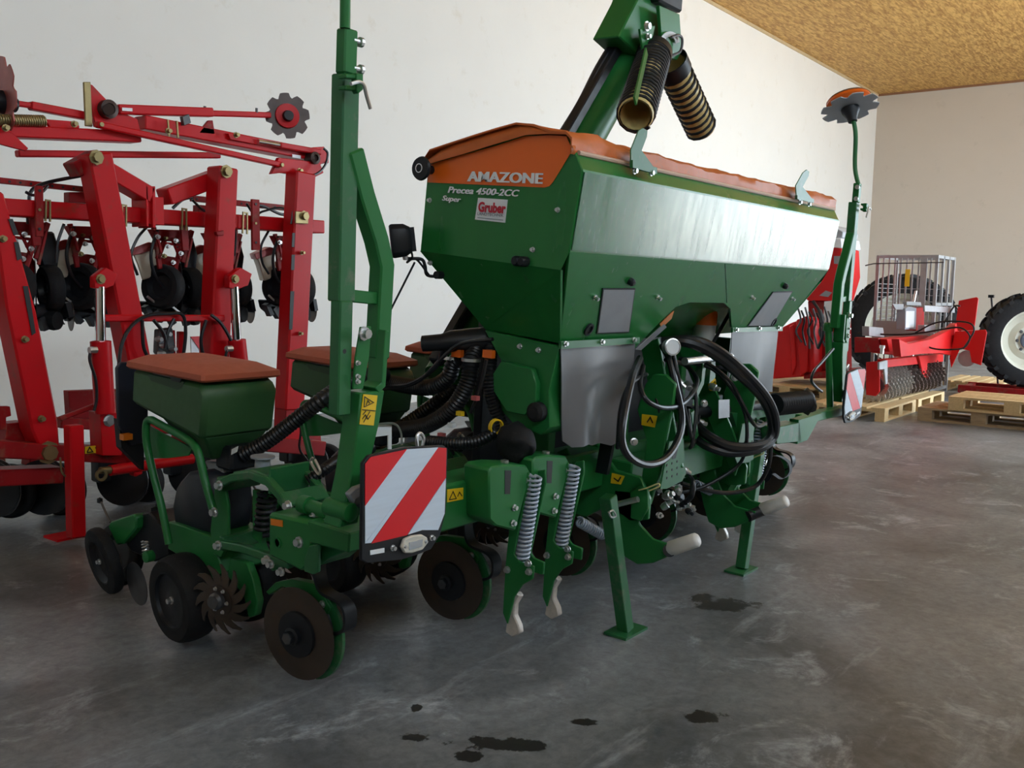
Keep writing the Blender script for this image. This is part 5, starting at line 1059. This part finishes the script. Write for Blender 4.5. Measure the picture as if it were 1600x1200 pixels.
cpl('tower_spacer', [(1500, 475), (1524, 469), (1520, 512), (1500, 513)], X=12.64, d=.08, m=RED); cpl('hitch_spacer', [(1494, 522), (1536, 519), (1533, 540), (1500, 542)], X=12.62, d=.10, m=BRED)
cpl('gear_post', [(1431, 482), (1444, 480), (1444, 516), (1431, 517)], Y=3.3, d=.12, m=DRED)
bx_ = cpl('control_box', [(1415, 482), (1420, 479), (1432, 481), (1431, 515), (1414, 515)], Y=3.22, d=.10, m=GREYP)
cpl('box_plate', [(1416, 486), (1429, 486), (1428, 512), (1415, 512)], Y=3.215, d=.004, m=WHITE, parent=bx_)
B().cyl(W(1427, 475, y=3.3), W(1431, 455, y=3.3), .016).build('spindle', STEEL, CU)
cpl('spindle_bracket', [(1417, 471), (1439, 472), (1440, 478), (1417, 477)], Y=3.28, d=.05, m=GALV)
cpl('flat_bar', [(1395, 475), (1412, 475), (1412, 484), (1400, 484)], Y=3.25, d=.02, m=GALV); cpl('flat_bar', [(1445, 477), (1492, 480), (1492, 489), (1445, 487)], Y=2.9, d=.02, m=GALV)
cpl('hub_block', [(1358, 510), (1380, 512), (1382, 527), (1358, 525)], Y=3.4, d=.08, m=GALV); cpl('hub_block', [(1445, 508), (1462, 508), (1462, 520), (1445, 520)], Y=3.05, d=.08, m=GALV)
for u, v in ((1378, 553), (1425, 556), (1456, 551)): B().lathe(W(u, v, y=3.02), (0, 0, 1), [(.02, 0), (.02, .06), (.03, .06), (.03, .09), (0, .09)], 10).build('threaded_bolt', STEEL, CU)
B().lathe(W(1511, 560, x=12.75), (-1, 0, .0), [(0, -.02), (.10, -.02), (.10, .02), (0, .02)], 20).build('side_plate', GALV, CU)
for pts in ([(1340, 520), (1400, 523), (1440, 520), (1470, 515), (1500, 512), (1515, 525), (1508, 542), (1490, 546), (1460, 545), (1435, 535)], [(1430, 520), (1460, 505), (1490, 502), (1515, 505), (1522, 515), (1515, 530), (1505, 545)], [(1475, 505), (1490, 480), (1500, 478)]):
    B().tube(catmull(WW(pts, x=11.6)), .010, 7).build('hydraulic_hose', HOSE, CU)
B().tube(WW([(1352, 414), (1380, 412), (1475, 410)], y=3.3), .010, 6).build('spare_rod', DSTEEL, None) if False else None
# ---- galvanised mesh cage
KX, KX2, K0, K1, KH = 13.55, 14.45, 3.30, 4.06, 1.87
CG = thing('wire_cage', ((KX + KX2) / 2, (K0 + K1) / 2, 0), 'tall galvanised bar cage standing between the tractor wheels', 'cage')
def kb(name, a, c, w_=.035, m=GALV): return B().bar(Vector(a), Vector(c), w_, w_, (0.3, 1, 0.2) if abs(Vector(a).y - Vector(c).y) < .01 else (1, 0, .2)).build(name, m, CG)
for x in (KX, KX2):
    for y in (K0, K1): B().box((x - .02, y - .02, 0), (x + .02, y + .02, KH)).build('corner_post', GALV, CG)
for z in (.06, .62, KH - .02):
    for y in (K0, K1): B().box((KX, y - .015, z - .02), (KX2, y + .015, z + .02)).build('rail', GALV, CG)
    for x in (KX, KX2): B().box((x - .015, K0, z - .02), (x + .015, K1, z + .02)).build('rail', GALV, CG)
B().box((KX, K0 - .015, 1.20), (KX2, K0 + .015, 1.24)).build('rail', GALV, CG)
for i in range(1, 10): y = K0 + (K1 - K0) * i / 10; B().box((KX - .008, y - .010, .06), (KX + .008, y + .010, KH)).build('bar', GALV, CG)
B().box((KX - .012, K0 + .12, .06), (KX + .012, K0 + .2, KH)).build('door_stile', GALV, CG)
for x in (KX + .32, KX + .62): B().box((x - .02, K0 - .015, .06), (x + .02, K0 + .015, KH)).build('upright', GALV, CG)
for i in range(14): z = .7 + i * .06; B().box((KX, K1 - .006, z), (KX2, K1 + .002, z + .008)).build('mesh_wire', GALV, CG)
for i in range(9): x = KX2 - .006; z = .7 + i * .09; B().box((x - .004, K0, z), (x + .004, K1, z + .008)).build('mesh_wire', GALV, CG)
B().box((KX - .014, K0 + .02, .64), (KX - .008, K1 - .02, .98)).build('lower_panel', mat('dull_sheet', (.30, .27, .26), .6), CG)
B().box((KX - .02, K0 + .33, 1.45), (KX - .008, K0 + .39, 1.68)).build('yellow_tag', YELLOW, CG)
B().tube([W(1352, 415, x=KX - .06), W(1365, 412, x=KX - .06), W(1475, 410, x=KX - .06)], .008, 6).build('hook_rod', DSTEEL, CG)
# ---- tractor wheels
def tractor_wheel(label, c, ax, R_, w_):
    t = thing('tractor_wheel', (c[0], c[1], 0), label, 'wheel'); c, ax = Vector(c), Vector(ax).normalized()
    B().lathe(c, ax, [(R_ * .64, -w_ * .5), (R_ * .80, -w_ * .52), (R_ * .93, -w_ * .45), (R_ * .95, 0), (R_ * .93, w_ * .45), (R_ * .80, w_ * .52), (R_ * .64, w_ * .5)], 48, False).build('tyre', RUBBER, t)
    a = ax.orthogonal().normalized(); q = ax.cross(a)
    for k_ in range(44):
        s_ = 1 if k_ % 2 else -1; th0 = 2 * math.pi * k_ / 44; lo_ = []
        for i in range(4):
            f = i / 3; th = th0 + .16 * f; d = a * math.cos(th) + q * math.sin(th); tt = -a * math.sin(th) + q * math.cos(th); r0_, r1_ = R_ * .92 - .05 * R_ * f, R_ * (1 - .05 * f * f); pz_ = ax * (s_ * w_ * (.04 + .47 * f))
            lo_.append([c + pz_ + d * r0_ - tt * .028, c + pz_ + d * r1_ - tt * .020, c + pz_ + d * r1_ + tt * .020, c + pz_ + d * r0_ + tt * .028])
        B().loft(lo_).build('tread_lug', RUBBER, t)
    rm = B().lathe(c, ax, [(0, w_ * .10), (R_ * .24, w_ * .10), (R_ * .30, w_ * .12), (R_ * .42, w_ * .02), (R_ * .54, w_ * .05), (R_ * .60, w_ * .38), (R_ * .66, w_ * .47), (R_ * .66, -w_ * .47), (R_ * .5, -w_ * .3), (R_ * .5, -w_ * .05), (0, -w_ * .05)], 40, False).build('wheel_rim', CREAM, t)
    B().lathe(c, ax, [(R_ * .20, w_ * .10), (R_ * .19, w_ * .2), (R_ * .12, w_ * .24), (0, w_ * .24)], 24).build('hub', BLUEGREY, rm)
    for k_ in range(8): th = k_ * math.pi / 4; bolt(c + ax * (w_ * .11) + (a * math.cos(th) + q * math.sin(th)) * R_ * .26, ax, .014, DSTEEL, rm, 'wheel_nut', .02)
    return t
tractor_wheel('large tractor wheel with cream rim and blue grey hub standing on the low red frame', (14.02, 2.22, .785), (-.9, -.44, 0), .622, .38)
tractor_wheel('large tractor wheel with cream rim half hidden behind the cage', (15.3, 4.18, .83), (-.95, -.3, 0), .83, .48)
FRM = thing('transport_frame', (14.0, 2.0, 0), 'low red steel frame under the tractor wheel', 'frame')
for y0, y1 in ((.9, 2.98), ): B().box((13.72, y0, .06), (13.80, y1, .16)).build('frame_beam', DRED, FRM, bevel=.004)
B().box((14.30, .9, .06), (14.38, 2.98, .16)).build('frame_beam', DRED, FRM, bevel=.004)
for y0 in (.95, 2.0, 2.88): B().box((13.80, y0, .07), (14.30, y0 + .07, .15)).build('cross_member', DRED, FRM, bevel=.004)
for x in (13.74, 14.32):
    for y0 in (.95, 2.9): B().box((x - .02, y0, 0), (x + .06, y0 + .06, .06)).build('foot', DRED, FRM)
JK = thing('jack_stand', (14.47, 2.62, 0), 'thin dark steel jack post with a handle behind the tractor wheel on the red frame', 'jack')
jb = B().box((14.41, 2.56, 0), (14.53, 2.68, .02)).build('foot_plate', DSTEEL, JK)
tpj = W(1549, 463, x=14.47)
B().bar(Vector((14.47, 2.62, .02)), tpj, .022, .022, (1, 0, 0)).build('post', DSTEEL, JK)
B().box(tpj - Vector((.03, .035, .02)), tpj + Vector((.03, .035, .02))).build('handle', BLACK, JK)
# ---- red seed drill on its pallet
SD = thing('seed_drill', (12.6, 4.6, .146), 'bright red seed drill with cable bundles on a pallet, partly hidden behind the green planter', 'seed drill')
def spl(name, pts, X, d, m=BRED, parent=SD, bev=.01): return B().ext(WW(pts, x=X), (d, 0, 0)).build(name, m, parent, bevel=bev)
sb = spl('hopper', [(1225, 378), (1300, 384), (1315, 388), (1317, 432), (1306, 470), (1262, 470), (1240, 440)], 12.4, .7)
for pts in ([(1303, 400), (1314, 400), (1313, 413), (1303, 412)], [(1280, 462), (1290, 454), (1300, 457), (1294, 464)]): spl('decal', pts, 12.395, .003, PLATE, sb, 0)
spl('hopper_lid', [(1225, 368), (1314, 372), (1316, 388), (1225, 380)], 12.38, .74, WHITE)
spl('lid_tarp', [(1225, 345), (1300, 352), (1318, 362), (1316, 372), (1225, 369)], 12.42, .6, mat('grey_lid', (.40, .42, .45), .5))
bd_ = spl('body', [(1206, 520), (1235, 505), (1262, 495), (1272, 500), (1272, 582), (1262, 588), (1206, 592)], 12.2, .8)
spl('body', [(1262, 470), (1310, 470), (1312, 590), (1268, 590)], 12.5, .5, DRED)
spl('frame_rib', [(1233, 510), (1240, 506), (1244, 572), (1237, 588)], 12.17, .03, BRED, bd_)
spl('white_sheet', [(1288, 471), (1308, 469), (1306, 502), (1286, 506)], 12.35, .01, WHITE, SD, 0)
spl('side_panel', [(1244, 500), (1262, 493), (1262, 580), (1250, 588)], 12.16, .02, BRED, bd_)
spl('inner_frame', [(1272, 520), (1310, 516), (1310, 530), (1272, 536)], 12.45, .05, DRED)
for i in range(9):
    u0 = 1246 + i * 6; pts = [(u0, 478 + (i * 7) % 12), (u0 + 5, 500), (u0 - 2 + (i % 3) * 4, 518), (u0 + 7, 535 + (i * 5) % 12)]
    B().tube(catmull(WW(pts, x=12.12)), .012, 6).build('cable', HOSE if i % 2 else DSTEEL, SD)
B().tube(catmull(WW([(1270, 470), (1282, 490), (1286, 520), (1278, 545)], x=12.1)), .02, 7).build('cable', HOSE, SD)
B().ext(WW([(1256, 582), (1310, 580), (1310, 590), (1256, 592)], x=12.2), (.9, 0, 0)).build('skid', DRED, SD)
